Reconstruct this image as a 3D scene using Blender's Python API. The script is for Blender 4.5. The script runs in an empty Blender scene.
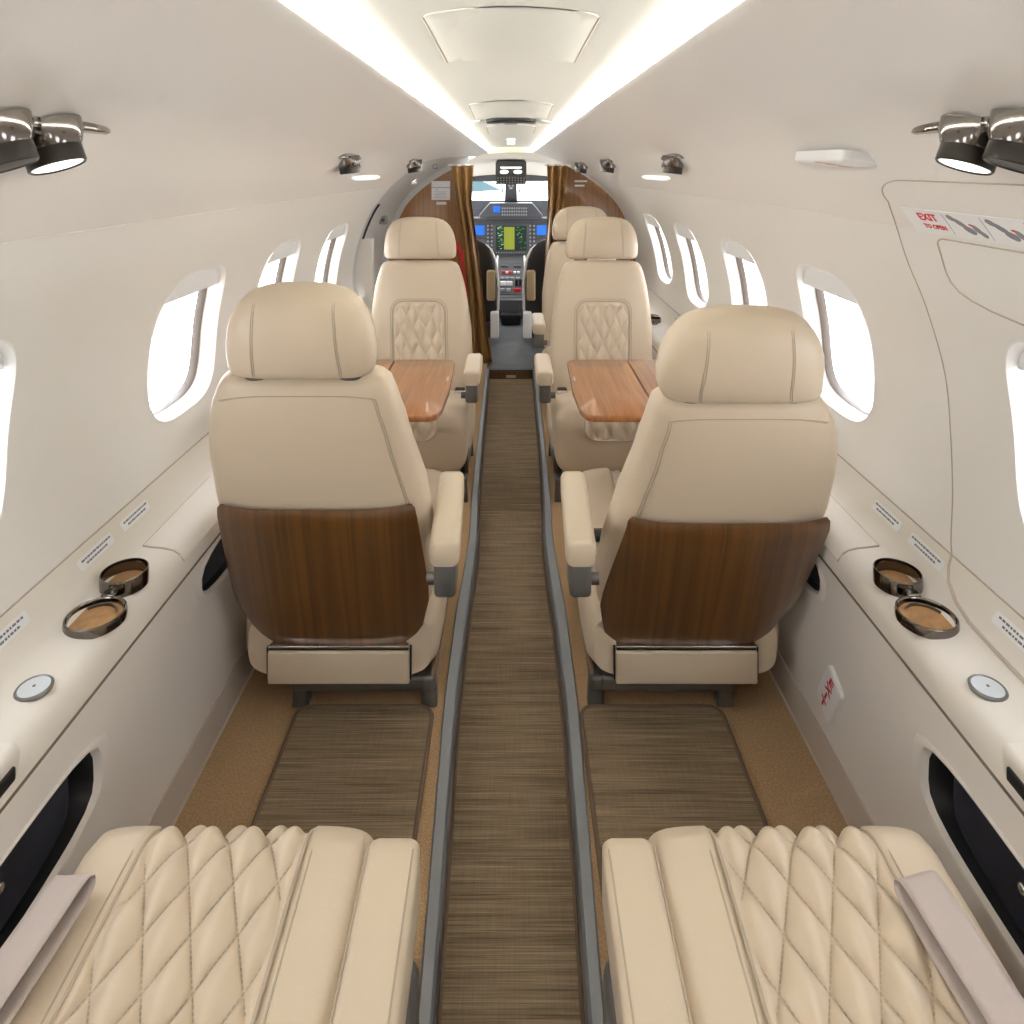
import bpy, bmesh, math, random
from mathutils import Vector, Matrix
random.seed(7)
C = bpy.context.scene.collection
PI = math.pi
CAMZ = 1.25            # lens height above the side floor; y runs forward along the cabin

# ------------------------------------------------------------------ materials
def newmat(name):
    m = bpy.data.materials.new(name); m.use_nodes = True
    nt = m.node_tree
    return m, nt, nt.nodes['Principled BSDF']
def N(nt, t, **kw):
    n = nt.nodes.new(t)
    for k, v in kw.items():
        if k in n.inputs: n.inputs[k].default_value = v
        else: setattr(n, k, v)
    return n
def simple(name, col, rough=.5, metal=0., spec=.5, bump=0., bscale=400., coat=0., var=0., vscale=3.):
    m, nt, b = newmat(name)
    b.inputs['Base Color'].default_value = (*col, 1); b.inputs['Roughness'].default_value = rough
    b.inputs['Metallic'].default_value = metal; b.inputs['Specular IOR Level'].default_value = spec
    b.inputs['Coat Weight'].default_value = coat; b.inputs['Coat Roughness'].default_value = .04
    tc = N(nt, 'ShaderNodeTexCoord')
    if bump:
        n = N(nt, 'ShaderNodeTexNoise', Scale=bscale, Detail=3.)
        bp = N(nt, 'ShaderNodeBump', Strength=bump, Distance=.002)
        nt.links.new(tc.outputs['Object'], n.inputs['Vector'])
        nt.links.new(n.outputs['Fac'], bp.inputs['Height']); nt.links.new(bp.outputs['Normal'], b.inputs['Normal'])
    if var:
        n2 = N(nt, 'ShaderNodeTexNoise', Scale=vscale, Detail=4.)
        nt.links.new(tc.outputs['Object'], n2.inputs['Vector'])
        r = N(nt, 'ShaderNodeValToRGB')
        r.color_ramp.elements[0].position = .3; r.color_ramp.elements[1].position = .7
        r.color_ramp.elements[0].color = (*[c*(1-var) for c in col], 1); r.color_ramp.elements[1].color = (*[min(1, c*(1+var)) for c in col], 1)
        nt.links.new(n2.outputs['Fac'], r.inputs['Fac']); nt.links.new(r.outputs['Color'], b.inputs['Base Color'])
    return m
def emit(name, col, s):
    m, nt, b = newmat(name)
    b.inputs['Base Color'].default_value = (*col, 1)
    b.inputs['Emission Color'].default_value = (*col, 1); b.inputs['Emission Strength'].default_value = s
    return m
M = {}
M['leather'] = simple('cream_leather', (.66, .545, .415), .36, bump=.10, bscale=260, spec=.42)
M['seam'] = simple('leather_seam', (.47, .385, .29), .6)
M['stitch'] = simple('stitch_thread', (.52, .435, .33), .7)
M['wall'] = simple('wall_vinyl', (.80, .775, .745), .45, spec=.3)
M['lowwall'] = simple('lower_wall_vinyl', (.80, .745, .70), .42, spec=.35)
M['ledge'] = simple('ledge_vinyl', (.76, .71, .65), .4, spec=.4)
M['groove'] = simple('groove_line', (.46, .40, .34), .8)
M['darkgroove'] = simple('dark_joint_line', (.17, .14, .11), .8)
M['kick'] = simple('kick_strip', (.50, .42, .355), .5)
M['ceil'] = simple('ceiling_vinyl', (.72, .715, .665), .6, spec=.3)
M['metal'] = simple('grey_satin_metal', (.20, .20, .205), .36, metal=.6)
M['rail'] = simple('rail_grey_metal', (.22, .23, .25), .38, metal=.45)
M['darkmetal'] = simple('dark_frame_metal', (.17, .166, .162), .35, metal=.55)
M['collar'] = simple('smoked_collar_metal', (.06, .055, .05), .3, metal=.7)
M['chrome'] = simple('black_chrome', (.21, .19, .175), .12, metal=1.)
M['bright'] = simple('bright_chrome', (.8, .8, .8), .12, metal=1.)
M['black'] = simple('black_plastic', (.012, .012, .014), .4)
M['navy'] = simple('navy_lining', (.010, .013, .028), .55)
M['white'] = simple('white_plastic', (.82, .82, .83), .4)
M['whitef'] = simple('window_reveal_white', (.83, .81, .79), .45)
M['shade'] = simple('window_shade_white', (.84, .85, .87), .5)
M['gasket'] = simple('window_gasket', (.10, .075, .06), .35)
M['red'] = simple('red_paint', (.55, .015, .02), .5)
M['redstrap'] = simple('red_webbing', (.62, .03, .02), .6)
M['greyink'] = simple('grey_ink', (.22, .22, .25), .7)
M['ink'] = simple('dark_ink', (.17, .17, .20), .7)
M['belt'] = simple('belt_webbing', (.50, .42, .39), .5, bump=.35, bscale=900)
M['cork'] = simple('cup_liner_cork', (.38, .21, .09), .75, var=.18, vscale=60)
M['disc'] = simple('pale_disc', (.62, .66, .70), .35)
M['dgrey'] = simple('cockpit_grey', (.075, .076, .084), .5)
M['dgrey2'] = simple('cockpit_dark_grey', (.045, .046, .052), .5)
M['bezel'] = simple('display_bezel', (.075, .078, .09), .45)
M['knob'] = simple('pale_grey_knob', (.33, .33, .36), .5)
M['cream'] = simple('cockpit_cream', (.83, .77, .66), .55)
M['tan'] = simple('tan_pad', (.42, .33, .20), .6)
M['greyframe'] = simple('door_frame_grey', (.55, .555, .56), .4, metal=.2)
M['teal'] = simple('hangar_teal', (.018, .050, .060), .6)
M['cockfloor'] = simple('cockpit_floor_grey', (.085, .088, .095), .5, var=.2, vscale=9)
M['led'] = emit('led_diffuser', (1., .98, .92), 34.)
M['lens'] = emit('reading_lens', (.95, 1., .93), 1.3)
M['lensrow'] = emit('slim_lens', (.93, 1., .97), .55)
M['blue'] = emit('blue_display', (.01, .14, .7), .28)
M['scrgreen'] = emit('display_green', (.03, .30, .05), .3)
M['scrmap'] = emit('display_map', (.26, .30, .03), .18)
M['scrdark'] = emit('display_dark', (.008, .018, .016), .35)
M['scrwhite'] = emit('display_white', (.5, .6, .5), .35)

def wood(name, dark, light, rough, rot=0., coat=1.):
    m, nt, b = newmat(name)
    tc = N(nt, 'ShaderNodeTexCoord'); mp = N(nt, 'ShaderNodeMapping')
    mp.inputs['Scale'].default_value = (60, 2.5, .8) if rot == 0 else (60, 3., 60)
    mp.inputs['Rotation'].default_value = (0, .12, 0)
    n = N(nt, 'ShaderNodeTexNoise', Scale=1.5, Detail=2.5, Roughness=.5, Distortion=.2)
    r = N(nt, 'ShaderNodeValToRGB'); e = r.color_ramp.elements
    e[0].position, e[1].position = .32, .72
    e[0].color = (*dark, 1); e[1].color = (*light, 1)
    nt.links.new(tc.outputs['Object'], mp.inputs['Vector']); nt.links.new(mp.outputs['Vector'], n.inputs['Vector'])
    nt.links.new(n.outputs['Fac'], r.inputs['Fac']); nt.links.new(r.outputs['Color'], b.inputs['Base Color'])
    b.inputs['Roughness'].default_value = rough; b.inputs['Coat Weight'].default_value = coat
    b.inputs['Coat Roughness'].default_value = .05
    return m
M['wood'] = wood('walnut_gloss', (.080, .031, .007), (.155, .062, .014), .35)
M['table'] = wood('table_gloss', (.25, .085, .016), (.43, .16, .034), .32, rot=1)
M['table'].node_tree.nodes['Principled BSDF'].inputs['Coat Roughness'].default_value = .16
M['bulk'] = wood('bulkhead_wood', (.18, .068, .010), (.31, .125, .022), .35)
M['curtain'] = simple('curtain_gold_brown', (.30, .155, .042), .32, var=.25, vscale=6)
M['curtain'].node_tree.nodes['Principled BSDF'].inputs['Sheen Weight'].default_value = .1

def fabric(name, a, bcol, c2):
    m, nt, b = newmat(name)
    tc = N(nt, 'ShaderNodeTexCoord')
    mp = N(nt, 'ShaderNodeMapping'); mp.inputs['Scale'].default_value = (5, 420, 1)
    n = N(nt, 'ShaderNodeTexNoise', Scale=1., Detail=3., Roughness=.65)
    mp2 = N(nt, 'ShaderNodeMapping'); mp2.inputs['Scale'].default_value = (260, 14, 1)
    n2 = N(nt, 'ShaderNodeTexNoise', Scale=1., Detail=2.)
    mp3 = N(nt, 'ShaderNodeMapping'); mp3.inputs['Scale'].default_value = (2.5, 60, 1)
    n3 = N(nt, 'ShaderNodeTexNoise', Scale=1., Detail=3.)
    for q, s in ((mp, n), (mp2, n2), (mp3, n3)):
        nt.links.new(tc.outputs['Object'], q.inputs['Vector']); nt.links.new(q.outputs['Vector'], s.inputs['Vector'])
    a1 = N(nt, 'ShaderNodeMath', operation='MULTIPLY_ADD'); a1.inputs[1].default_value = .14
    nt.links.new(n2.outputs['Fac'], a1.inputs[0]); nt.links.new(n.outputs['Fac'], a1.inputs[2])
    a2 = N(nt, 'ShaderNodeMath', operation='MULTIPLY_ADD'); a2.inputs[1].default_value = .40
    nt.links.new(n3.outputs['Fac'], a2.inputs[0]); nt.links.new(a1.outputs[0], a2.inputs[2])
    r = N(nt, 'ShaderNodeValToRGB'); e = r.color_ramp.elements
    e[0].position, e[1].position = .55, .98
    e[0].color = (*a, 1); e[1].color = (*c2, 1); k = e.new(.76); k.color = (*bcol, 1)
    nt.links.new(a2.outputs[0], r.inputs['Fac']); nt.links.new(r.outputs['Color'], b.inputs['Base Color'])
    bp = N(nt, 'ShaderNodeBump', Strength=.4, Distance=.002)
    nt.links.new(a1.outputs[0], bp.inputs['Height']); nt.links.new(bp.outputs['Normal'], b.inputs['Normal'])
    b.inputs['Roughness'].default_value = .75; b.inputs['Specular IOR Level'].default_value = .25
    return m
M['mat'] = fabric('woven_mat', (.098, .066, .037), (.215, .152, .090), (.34, .26, .17))
M['matedge'] = simple('mat_binding', (.15, .10, .065), .8, bump=.5, bscale=500)
M['carpet'] = simple('tan_carpet', (.44, .29, .16), .95, spec=.1, bump=1., bscale=420, var=.25, vscale=260)
def headliner_mat():
    m, nt, b = newmat('headliner_suede')
    b.inputs['Base Color'].default_value = (.78, .748, .72, 1); b.inputs['Roughness'].default_value = .40
    b.inputs['Specular IOR Level'].default_value = .35
    tc = N(nt, 'ShaderNodeTexCoord'); mp = N(nt, 'ShaderNodeMapping')
    mp.inputs['Scale'].default_value = (30, 260, 30); mp.inputs['Rotation'].default_value = (0, 0, .5)
    n = N(nt, 'ShaderNodeTexNoise', Scale=1., Detail=3.)
    bp = N(nt, 'ShaderNodeBump', Strength=.16, Distance=.002)
    nt.links.new(tc.outputs['Object'], mp.inputs['Vector']); nt.links.new(mp.outputs['Vector'], n.inputs['Vector'])
    nt.links.new(n.outputs['Fac'], bp.inputs['Height']); nt.links.new(bp.outputs['Normal'], b.inputs['Normal'])
    return m
M['headliner'] = headliner_mat()
def glass_mat():
    m = bpy.data.materials.new('window_glass'); m.use_nodes = True; nt = m.node_tree
    for n in list(nt.nodes): nt.nodes.remove(n)
    o = nt.nodes.new('ShaderNodeOutputMaterial'); mx = nt.nodes.new('ShaderNodeMixShader')
    t = nt.nodes.new('ShaderNodeBsdfTransparent'); t.inputs[0].default_value = (.96, .97, .98, 1)
    g = nt.nodes.new('ShaderNodeBsdfGlossy'); g.inputs['Roughness'].default_value = .02
    mx.inputs[0].default_value = .06
    nt.links.new(t.outputs[0], mx.inputs[1]); nt.links.new(g.outputs[0], mx.inputs[2]); nt.links.new(mx.outputs[0], o.inputs[0])
    return m
M['glass'] = glass_mat()

# ------------------------------------------------------------------ mesh helpers
class MB:
    def __init__(s): s.v = []; s.f = []
    def add(s, vs, fs):
        o = len(s.v); s.v += [tuple(p) for p in vs]; s.f += [tuple(i+o for i in f) for f in fs]; return o
    def grid(s, rows, closeu=False):
        """rows: list of equally long point lists"""
        n = len(rows[0]); vs = [p for r in rows for p in r]; fs = []
        for i in range(len(rows)-1):
            for j in range(n if closeu else n-1):
                k = (j+1) % n
                fs.append((i*n+j, i*n+k, (i+1)*n+k, (i+1)*n+j))
        return s.add(vs, fs)
    def loft(s, rings, caps=True):
        o = s.grid(rings, True); n = len(rings[0])
        if caps:
            for idx, rev in ((0, True), (len(rings)-1, False)):
                f = [o+idx*n+j for j in range(n)]
                if rev: f = f[::-1]
                s.f.append(tuple(f))
        return s
    def box(s, a, b, r=0., seg=3):
        bm = bmesh.new(); bmesh.ops.create_cube(bm, size=1.)
        for v in bm.verts:
            v.co = Vector([(a[i]+b[i])/2 + v.co[i]*(b[i]-a[i]) for i in range(3)])
        if r > 0:
            bmesh.ops.bevel(bm, geom=bm.edges[:], offset=r, segments=seg, profile=.5, affect='EDGES', clamp_overlap=True)
        s.frombm(bm); return s
    def frombm(s, bm, mat=None):
        bm.verts.index_update(); 
        s.add([(mat @ v.co if mat else v.co) for v in bm.verts], [[v.index for v in f.verts] for f in bm.faces]); bm.free()
    def tube(s, pts, r, n=8, closed=False):
        pts = [Vector(p) for p in pts]; rings = []
        m = len(pts); up = None
        for i, p in enumerate(pts):
            a = pts[(i-1) % m] if (closed or i > 0) else p
            b = pts[(i+1) % m] if (closed or i < m-1) else p
            t = (b-a).normalized()
            if up is None:
                up = Vector((0, 0, 1)) if abs(t.z) < .9 else Vector((1, 0, 0))
            x = up - t*up.dot(t)
            if x.length < 1e-6: x = t.orthogonal()
            x.normalize(); y = t.cross(x); up = x
            rr = r[i] if isinstance(r, (list, tuple)) else r
            rings.append([p + x*rr*math.cos(2*PI*k/n) + y*rr*math.sin(2*PI*k/n) for k in range(n)])
        if closed: rings.append(rings[0]); s.grid(rings, True)
        else: s.loft(rings)
        return s
    def lathe(s, prof, n=32, mat=None):
        rows = [[(r*math.cos(2*PI*k/n), r*math.sin(2*PI*k/n), z) for k in range(n)] for r, z in prof]
        if mat: rows = [[mat @ Vector(p) for p in r] for r in rows]
        s.loft(rows); return s
    def prism(s, poly, a, b, fn):
        """poly of (u,v); fn(u,v,w) -> point, extruded from w=a to w=b"""
        n = len(poly)
        o = s.add([fn(u, v, a) for u, v in poly] + [fn(u, v, b) for u, v in poly], [])
        s.f.append(tuple(o+i for i in range(n))[::-1]); s.f.append(tuple(o+n+i for i in range(n)))
        for i in range(n):
            k = (i+1) % n; s.f.append((o+i, o+k, o+n+k, o+n+i))
        return s
    def xf(s, fn): s.v = [tuple(fn(Vector(p))) for p in s.v]; return s
    def build(s, name, mat, parent=None, smooth=40, bevel=0., loc=None):
        me = bpy.data.meshes.new(name); me.from_pydata(s.v, [], s.f); me.update()
        bm = bmesh.new(); bm.from_mesh(me)
        bmesh.ops.recalc_face_normals(bm, faces=bm.faces[:]); bm.to_mesh(me); bm.free()
        me.materials.append(M[mat] if isinstance(mat, str) else mat)
        o = bpy.data.objects.new(name, me); C.objects.link(o)
        if parent: o.parent = parent
        if loc: o.location = loc
        if smooth:
            me.polygons.foreach_set('use_smooth', [True]*len(me.polygons))
            me.set_sharp_from_angle(angle=math.radians(smooth))
        if bevel:
            bv = o.modifiers.new('bevel', 'BEVEL'); bv.width = bevel; bv.segments = 2; bv.limit_method = 'ANGLE'; bv.angle_limit = math.radians(35)
        return o
def tag(o, label=None, cat=None, group=None, kind=None):
    for k, v in (('label', label), ('category', cat), ('group', group), ('kind', kind)):
        if v: o[k] = v
    return o
def empty(name, loc=(0, 0, 0), rz=0., label=None, cat=None, group=None, kind=None):
    o = bpy.data.objects.new(name, None); C.objects.link(o)
    o.location = loc; o.rotation_euler = (0, 0, rz); o.empty_display_size = .05
    return tag(o, label, cat, group, kind)
def crom(pts, t):
    n = len(pts)-1; i = max(0, min(n-1, int(math.floor(t)))); f = t-i
    g = lambda k: pts[max(0, min(n, k))]
    p0, p1, p2, p3 = g(i-1), g(i), g(i+1), g(i+2)
    return tuple(.5*((2*b)+(-a+c)*f+(2*a-5*b+4*c-d)*f*f+(-a+3*b-3*c+d)*f**3) for a, b, c, d in zip(p0, p1, p2, p3))
def lerp(tab, x):
    if x <= tab[0][0]: return tab[0][1]
    for (a, ya), (b, yb) in zip(tab, tab[1:]):
        if x <= b: return ya+(yb-ya)*(x-a)/(b-a)
    return tab[-1][1]
def frange(a, b, n): return [a+(b-a)*i/(n-1) for i in range(n)]
def sgnpow(x, p): return math.copysign(abs(x)**p, x)
def sell(a, b, e, n):
    return [(a*sgnpow(math.cos(2*PI*k/n), 2/e), b*sgnpow(math.sin(2*PI*k/n), 2/e)) for k in range(n)]
def rrect(x0, x1, y0, y1, r, n=6):
    out = []
    for cx, cy, a in ((x1-r, y1-r, 0), (x0+r, y1-r, 90), (x0+r, y0+r, 180), (x1-r, y0+r, 270)):
        for k in range(n+1):
            t = math.radians(a+90*k/n); out.append((cx+r*math.cos(t), cy+r*math.sin(t)))
    return out
def text_mesh(s, size):
    cu = bpy.data.curves.new('lettering', 'FONT'); cu.body = s; cu.size = size; cu.align_x = 'CENTER'; cu.align_y = 'CENTER'
    cu.extrude = .0004; cu.resolution_u = 3; cu.offset = size*.022
    o = bpy.data.objects.new('lettering', cu); C.objects.link(o)
    bpy.context.view_layer.update()
    dg = bpy.context.evaluated_depsgraph_get()
    me = bpy.data.meshes.new_from_object(o.evaluated_get(dg))
    vs = [v.co.copy() for v in me.vertices]; fs = [tuple(p.vertices) for p in me.polygons]
    bpy.data.objects.remove(o); bpy.data.curves.remove(cu); bpy.data.meshes.remove(me)
    return vs, fs

# ------------------------------------------------------------------ cabin section
D0, D1 = -1.25, 4.36
P0 = [(.807, .716), (.828, .62), (.835, .52), (.826, .40), (.792, .276), (.757, .19), (.72, .114),
      (.672, .050), (.63, -.012), (.565, -.072), (.48, -.112), (.38, -.152), (.285, -.19)]
P1 = [(.782, .716), (.796, .62), (.785, .52), (.748, .40), (.690, .28), (.625, .20), (.55, .134),
      (.475, .082), (.405, .042), (.335, .008), (.27, -.020), (.21, -.043), (.15, -.065)]
def wt(d): return max(0., min(1.15, (d-.9)/3.5))**1.6
def prof(d, t):
    w = wt(d); a = crom(P0, t); b = crom(P1, t)
    return a[0]+(b[0]-a[0])*w, CAMZ-(a[1]+(b[1]-a[1])*w)
def SP(s, d, t, off=0.):
    """point on the cabin lining; off > 0 is into the cabin"""
    x, z = prof(d, t)
    if off:
        x2, z2 = prof(d, min(12, t+.02)); x1, z1 = prof(d, max(0, t-.02))
        tx, tz = x2-x1, z2-z1; l = math.hypot(tx, tz)
        x += -tz/l*off; z += tx/l*off
    return Vector((s*x, d, z))
def dxs(d): return -.027*min(1, wt(d))

def surface_with_holes(fn, us, vs, holes, rings=4, nper=None):
    """grid over (u,v); each hole (uc, hu, vc, hv, e, mu, mv) becomes a smooth superellipse opening. returns MB and loops"""
    mb = MB(); idx = {}
    def vid(i, j):
        if (i, j) not in idx: idx[(i, j)] = mb.add([fn(us[i], vs[j])], [])
        return idx[(i, j)]
    skip = set(); loops = []
    for (uc, hu, vc, hv, e, mu, mv) in holes:
        i0 = max(i for i, u in enumerate(us) if u <= uc-hu-mu); i1 = min(i for i, u in enumerate(us) if u >= uc+hu+mu)
        j0 = max(j for j, v in enumerate(vs) if v <= max(vs[0], vc-hv-mv)); j1 = min(j for j, v in enumerate(vs) if v >= min(vs[-1], vc+hv+mv))
        for i in range(i0, i1):
            for j in range(j0, j1): skip.add((i, j))
        ring = [(i, j0) for i in range(i0, i1)] + [(i1, j) for j in range(j0, j1)] + [(i, j1) for i in range(i1, i0, -1)] + [(i0, j) for j in range(j1, j0, -1)]
        loop = []; prev = None
        for rr in range(rings+1):
            f = rr/rings; cur = []
            for (i, j) in ring:
                u, v = us[i], vs[j]
                if rr == 0: cur.append(vid(i, j)); continue
                a = math.atan2((v-vc)/hv, (u-uc)/hu)
                ca, sa = math.cos(a), math.sin(a)
                k = (abs(ca)**e+abs(sa)**e)**(-1/e)
                hu_, hv_ = uc+hu*k*ca, vc+hv*k*sa
                q = (u+(hu_-u)*f, v+(hv_-v)*f)
                cur.append(mb.add([fn(*q)], []))
                if rr == rings: loop.append(q)
            if prev:
                m = len(cur)
                for k in range(m):
                    l = (k+1) % m; mb.f.append((prev[k], prev[l], cur[l], cur[k]))
            prev = cur
        loops.append(loop)
    for i in range(len(us)-1):
        for j in range(len(vs)-1):
            if (i, j) not in skip: mb.f.append((vid(i, j), vid(i+1, j), vid(i+1, j+1), vid(i, j+1)))
    return mb, loops

WINS = [-.5, .25, .945, 1.725, 2.345, 2.985, 3.575]
SIDES = (('left', -1), ('right', 1))
win_no = [0]
for side, s in SIDES:
    dmax = 3.46 if s < 0 else D1
    us = frange(D0, dmax, int((dmax-D0)/.033)+1); vs = frange(0, 6, 31)
    cent = [w for w in WINS if w+.25 < dmax]
    holes = [(w, .172, 2.52, 1.56, 3.3, .04, .3) for w in cent]
    mb, loops = surface_with_holes(lambda u, v: SP(s, u, v), us, vs, holes)
    mb.build('wall_'+side, 'wall', smooth=60)['kind'] = 'structure'
    for w, loop in zip(cent, loops):
        win_no[0] += 1
        root = empty('window_%d' % win_no[0], SP(s, w, 2.52), kind='structure'); o0 = Vector(root.location)
        xg = abs(SP(s, w, 2.6).x)
        def ringpt(q, dep, shr):
            u, v = w+(q[0]-w)*shr, 2.52+(q[1]-2.52)*shr
            p = SP(s, u, v); p.x += s*dep
            return p-o0
        fr = MB(); rows = []
        for dep, shr in ((-.003, 1.03), (-.004, 1.012), (.0, .995), (.008, .975), (.02, .958), (.031, .945), (.034, .93), (.037, .915)):
            rows.append([ringpt(q, dep, shr) for q in loop])
        fr.grid(rows, True); fr.build('window_frame', 'whitef', root, smooth=50)
        gk = MB(); gk.grid([[ringpt(q, dep, shr) for q in loop] for dep, shr in ((.0365, .925), (.034, .915), (.042, .895), (.056, .89), (.058, .915))], True)
        gk.build('gasket', 'gasket', root)
        gl = MB(); n = len(loop)
        gl.loft([[ringpt(q, .051, .905) for q in loop], [ringpt(q, .054, .905) for q in loop]]); gl.build('pane', 'glass', root)
        # the raised pleated shade, its lower edge across the top of the opening
        sh = MB(); rows = []
        for v in frange(3.55, 4.04, 8):
            row = []
            for k in range(13):
                f = (k/12-.5)*2
                hw_ = .172*.955*(max(0, 1-abs((v-2.52)/(1.56*.985))**3.3))**(1/3.3)
                row.append(SP(s, w+f*hw_, v)+Vector((s*.014, 0, 0))-o0)
            rows.append(row)
        sh.grid(rows); sd = sh.build('shade', 'shade', root)
        so = sd.modifiers.new('thickness', 'SOLIDIFY'); so.thickness = .006
    # head lining with its up-turned lip
    hb = MB(); rows = []
    us2 = frange(D0, 4.36 if s > 0 else 4.36, 90)
    for d in us2:
        def dd(t): # on the left the lining is cut back along the entrance door
            if s > 0: return d
            e = 3.46+.90*max(0, min(1, (t-8.2)/2.6))**1.5
            return D0+(d-D0)*(e-D0)/(4.36-D0)
        row = [SP(s, dd(t), t) for t in frange(6, 12, 37)]
        e = row[-1]; row += [e+Vector((-s*.004, 0, .006)), e+Vector((s*.002, 0, .013)), e+Vector((s*.05, 0, .016))]
        rows.append(row)
    if s < 0:   # the lining is cut back round the entrance door
        for r, d in zip(rows, us2): pass
    hb.grid(rows); h = hb.build('trim_1' if s < 0 else 'trim_2', 'headliner', smooth=60); h['kind'] = 'structure'
    h['label'] = 'sloping soft headliner between the %s windows and the ceiling light strip' % side
    # fine joint between wall panel and head lining
    j = MB(); j.tube([SP(s, d, 6, .0004) for d in frange(D0, 3.45, 80)], .0011, 6); o = j.build('trim_3' if s < 0 else 'trim_4', 'ledge'); o['kind'] = 'structure'

# ceiling: the recessed centre panel between the light strips
def cedge(d): x, z = prof(d, 12); w = min(1, wt(d)); return x, z, w
def ceil_pt(d, f):
    x, z, w = cedge(d)
    a = x-.059+.028*w; ze = z+.047-.017*w; zc = z+.078-.043*w
    return Vector((a*f, d, zc+(ze-zc)*f*f))
def ceil_row(d):
    row = [ceil_pt(d, f) for f in frange(-1, 1, 21)]
    x, z, w = cedge(d); e = row[-1]
    side_ = []
    for k in range(1, 9):   # the cove turns down outside the lip
        t = k/8; xx = e.x+(x+.047-e.x)*t; q = max(0, t-.35)/.65
        side_.append(Vector((xx, d, e.z-.004*t-(e.z-.004-z-.018)*q**3)))
    return [Vector((-p.x, p.y, p.z)) for p in side_[::-1]]+row+side_
cb = MB(); cb.grid([ceil_row(d) for d in frange(D0, 4.5, 80)])
cb.build('ceiling', 'ceil', smooth=60)['kind'] = 'structure'
for side, s in SIDES:
    lb = MB(); rows = []
    for d in frange(D0, 4.36, 70):
        x, z, w = cedge(d)
        a, b = (x+.036, z+.0195), (x+.006, z+.0160)
        rows.append([Vector((s*(a[0]+(b[0]-a[0])*k/5), d, a[1]+(b[1]-a[1])*k/5)) for k in range(6)])
    lb.grid(rows)
    o = lb.build('light_strip', 'led'); tag(o, 'long glowing light strip in the %s cove of the ceiling' % side, 'light')

def plate_on(fn, poly, th=.004, sub=10, ins=.0):
    """a thin rounded plate hugging fn(u,v,off): rows across the polygon"""
    mb = MB(); n = len(poly)
    cu = sum(p[0] for p in poly)/n; cv = sum(p[1] for p in poly)/n
    rings = []
    for sc, off in ((1., -.001), (1., th*.6), (.985, th), (.66, th), (.33, th), (.02, th)):
        rings.append([fn(cu+(p[0]-cu)*sc, cv+(p[1]-cv)*sc, off) for p in poly])
    mb.loft(rings); return mb
def dens(poly, step):
    out = []
    for a, b in zip(poly, poly[1:]+poly[:1]):
        k = max(1, int(math.hypot(b[0]-a[0], b[1]-a[1])/step))
        out += [(a[0]+(b[0]-a[0])*i/k, a[1]+(b[1]-a[1])*i/k) for i in range(k)]
    return out
# ceiling access panels, u = across in metres, v = along
def CF(u, v, off):
    x, z, w = cedge(v); a = x-.059+.028*w
    p = ceil_pt(v, u/a); return p+Vector((0, 0, -off))
def ceiling_panel(u, d0, d1, r, label):
    root = empty('ceiling_panel', ceil_pt((d0+d1)/2, 0), label=label, cat='panel'); o0 = Vector(root.location)
    poly = dens(rrect(-u, u, d0, d1, r), .05)
    plate_on(CF, poly, .003).xf(lambda p: p-o0).build('panel', 'ceil', root, smooth=30)
    g = MB()
    for q in (-1, 1):
        g.tube([CF(q*(u+.002), d, .001)-o0 for d in frange(d0+r, d1-r*.6, 12)], .0022, 6)
    g.build('gap', 'groove', root)
ceiling_panel(.150, 1.15, 1.63, .02, 'large cream access panel in the ceiling nearest the camera')
ceiling_panel(.150, 2.42, 2.86, .02, 'smaller cream access panel in the ceiling just behind the dark slot')
ceiling_panel(.115, 3.20, 3.55, .02, 'far cream access panel in the ceiling ahead of the dark slot')
sv = MB()
sv.loft([[CF(x*sc, 2.98+y*sc, off) for x, y in sell(.108, .055, 4, 40)] for sc, off in ((1., -.001), (1, .012), (.96, .014), (.3, .014))])
o = sv.build('ceiling_vent', 'black'); tag(o, 'dark oblong vent slot in the middle of the ceiling', 'vent')
for x, nm in ((-.155, 'left'), (.155, 'right')):
    b = MB(); b.loft([[CF(x+a*sc, 2.98+c*sc, off) for a, c in rrect(-.028, .028, -.05, .05, .01)] for sc, off in ((1, -.001), (1, .005), (.9, .006))])
    tag(b.build('placard', 'white'), 'small white placard on the ceiling at the %s end of the dark vent' % nm, 'sign')
b = MB(); b.box((-.03, 3.10, 0), (.03, 3.16, .006), .002); b.xf(lambda p: Vector((p.x, p.y, ceil_pt(p.y, 0).z-.007+p.z)))
tag(b.build('placard', 'knob'), 'tiny grey plate on the ceiling just ahead of the dark vent', 'sign')
for d, nm in ((4.05, 'farther'), (3.86, 'nearer')):
    b = MB(); b.box((-.022, d, 0), (.022, d+.05, .012), .004); b.xf(lambda p: Vector((p.x, p.y, ceil_pt(p.y, 0).z-.011+p.z)))
    tag(b.build('ceiling_lamp', 'lens'), '%s of two tiny lit lamps at the front end of the ceiling' % nm, 'light')

# ------------------------------------------------------------------ floor, rails, lower walls, ledges
RAIL = [(-1.3, .112), (.987, .116), (1.473, .127), (1.583, .129), (1.885, .1247), (2.10, .117), (2.27, .1136), (2.40, .119), (2.55, .125), (3.01, .131), (4.146, .136)]
AZ = -.06; STEP = 4.12
fb = MB()
for s in (-1, 1):
    ds = frange(D0, D1, 60)
    fb.grid([[Vector((s*(lerp(RAIL, d)+.012), d, -.12)), Vector((s*(lerp(RAIL, d)+.012), d, 0)), Vector((s*.4, d, 0)), Vector((s*.68, d, 0))] for d in ds])
fb.grid([[Vector((x, d, AZ-.006)) for x in (-.2, 0, .2)] for d in (D0, STEP)])
f = fb.build('floor', 'carpet', smooth=20); f['kind'] = 'structure'
rn = MB(); ds = frange(D0, STEP-.012, 60)
rn.grid([[Vector((x*(lerp(RAIL, d)-.001), d, AZ)) for x in frange(-1, 1, 9)] for d in ds])
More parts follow.
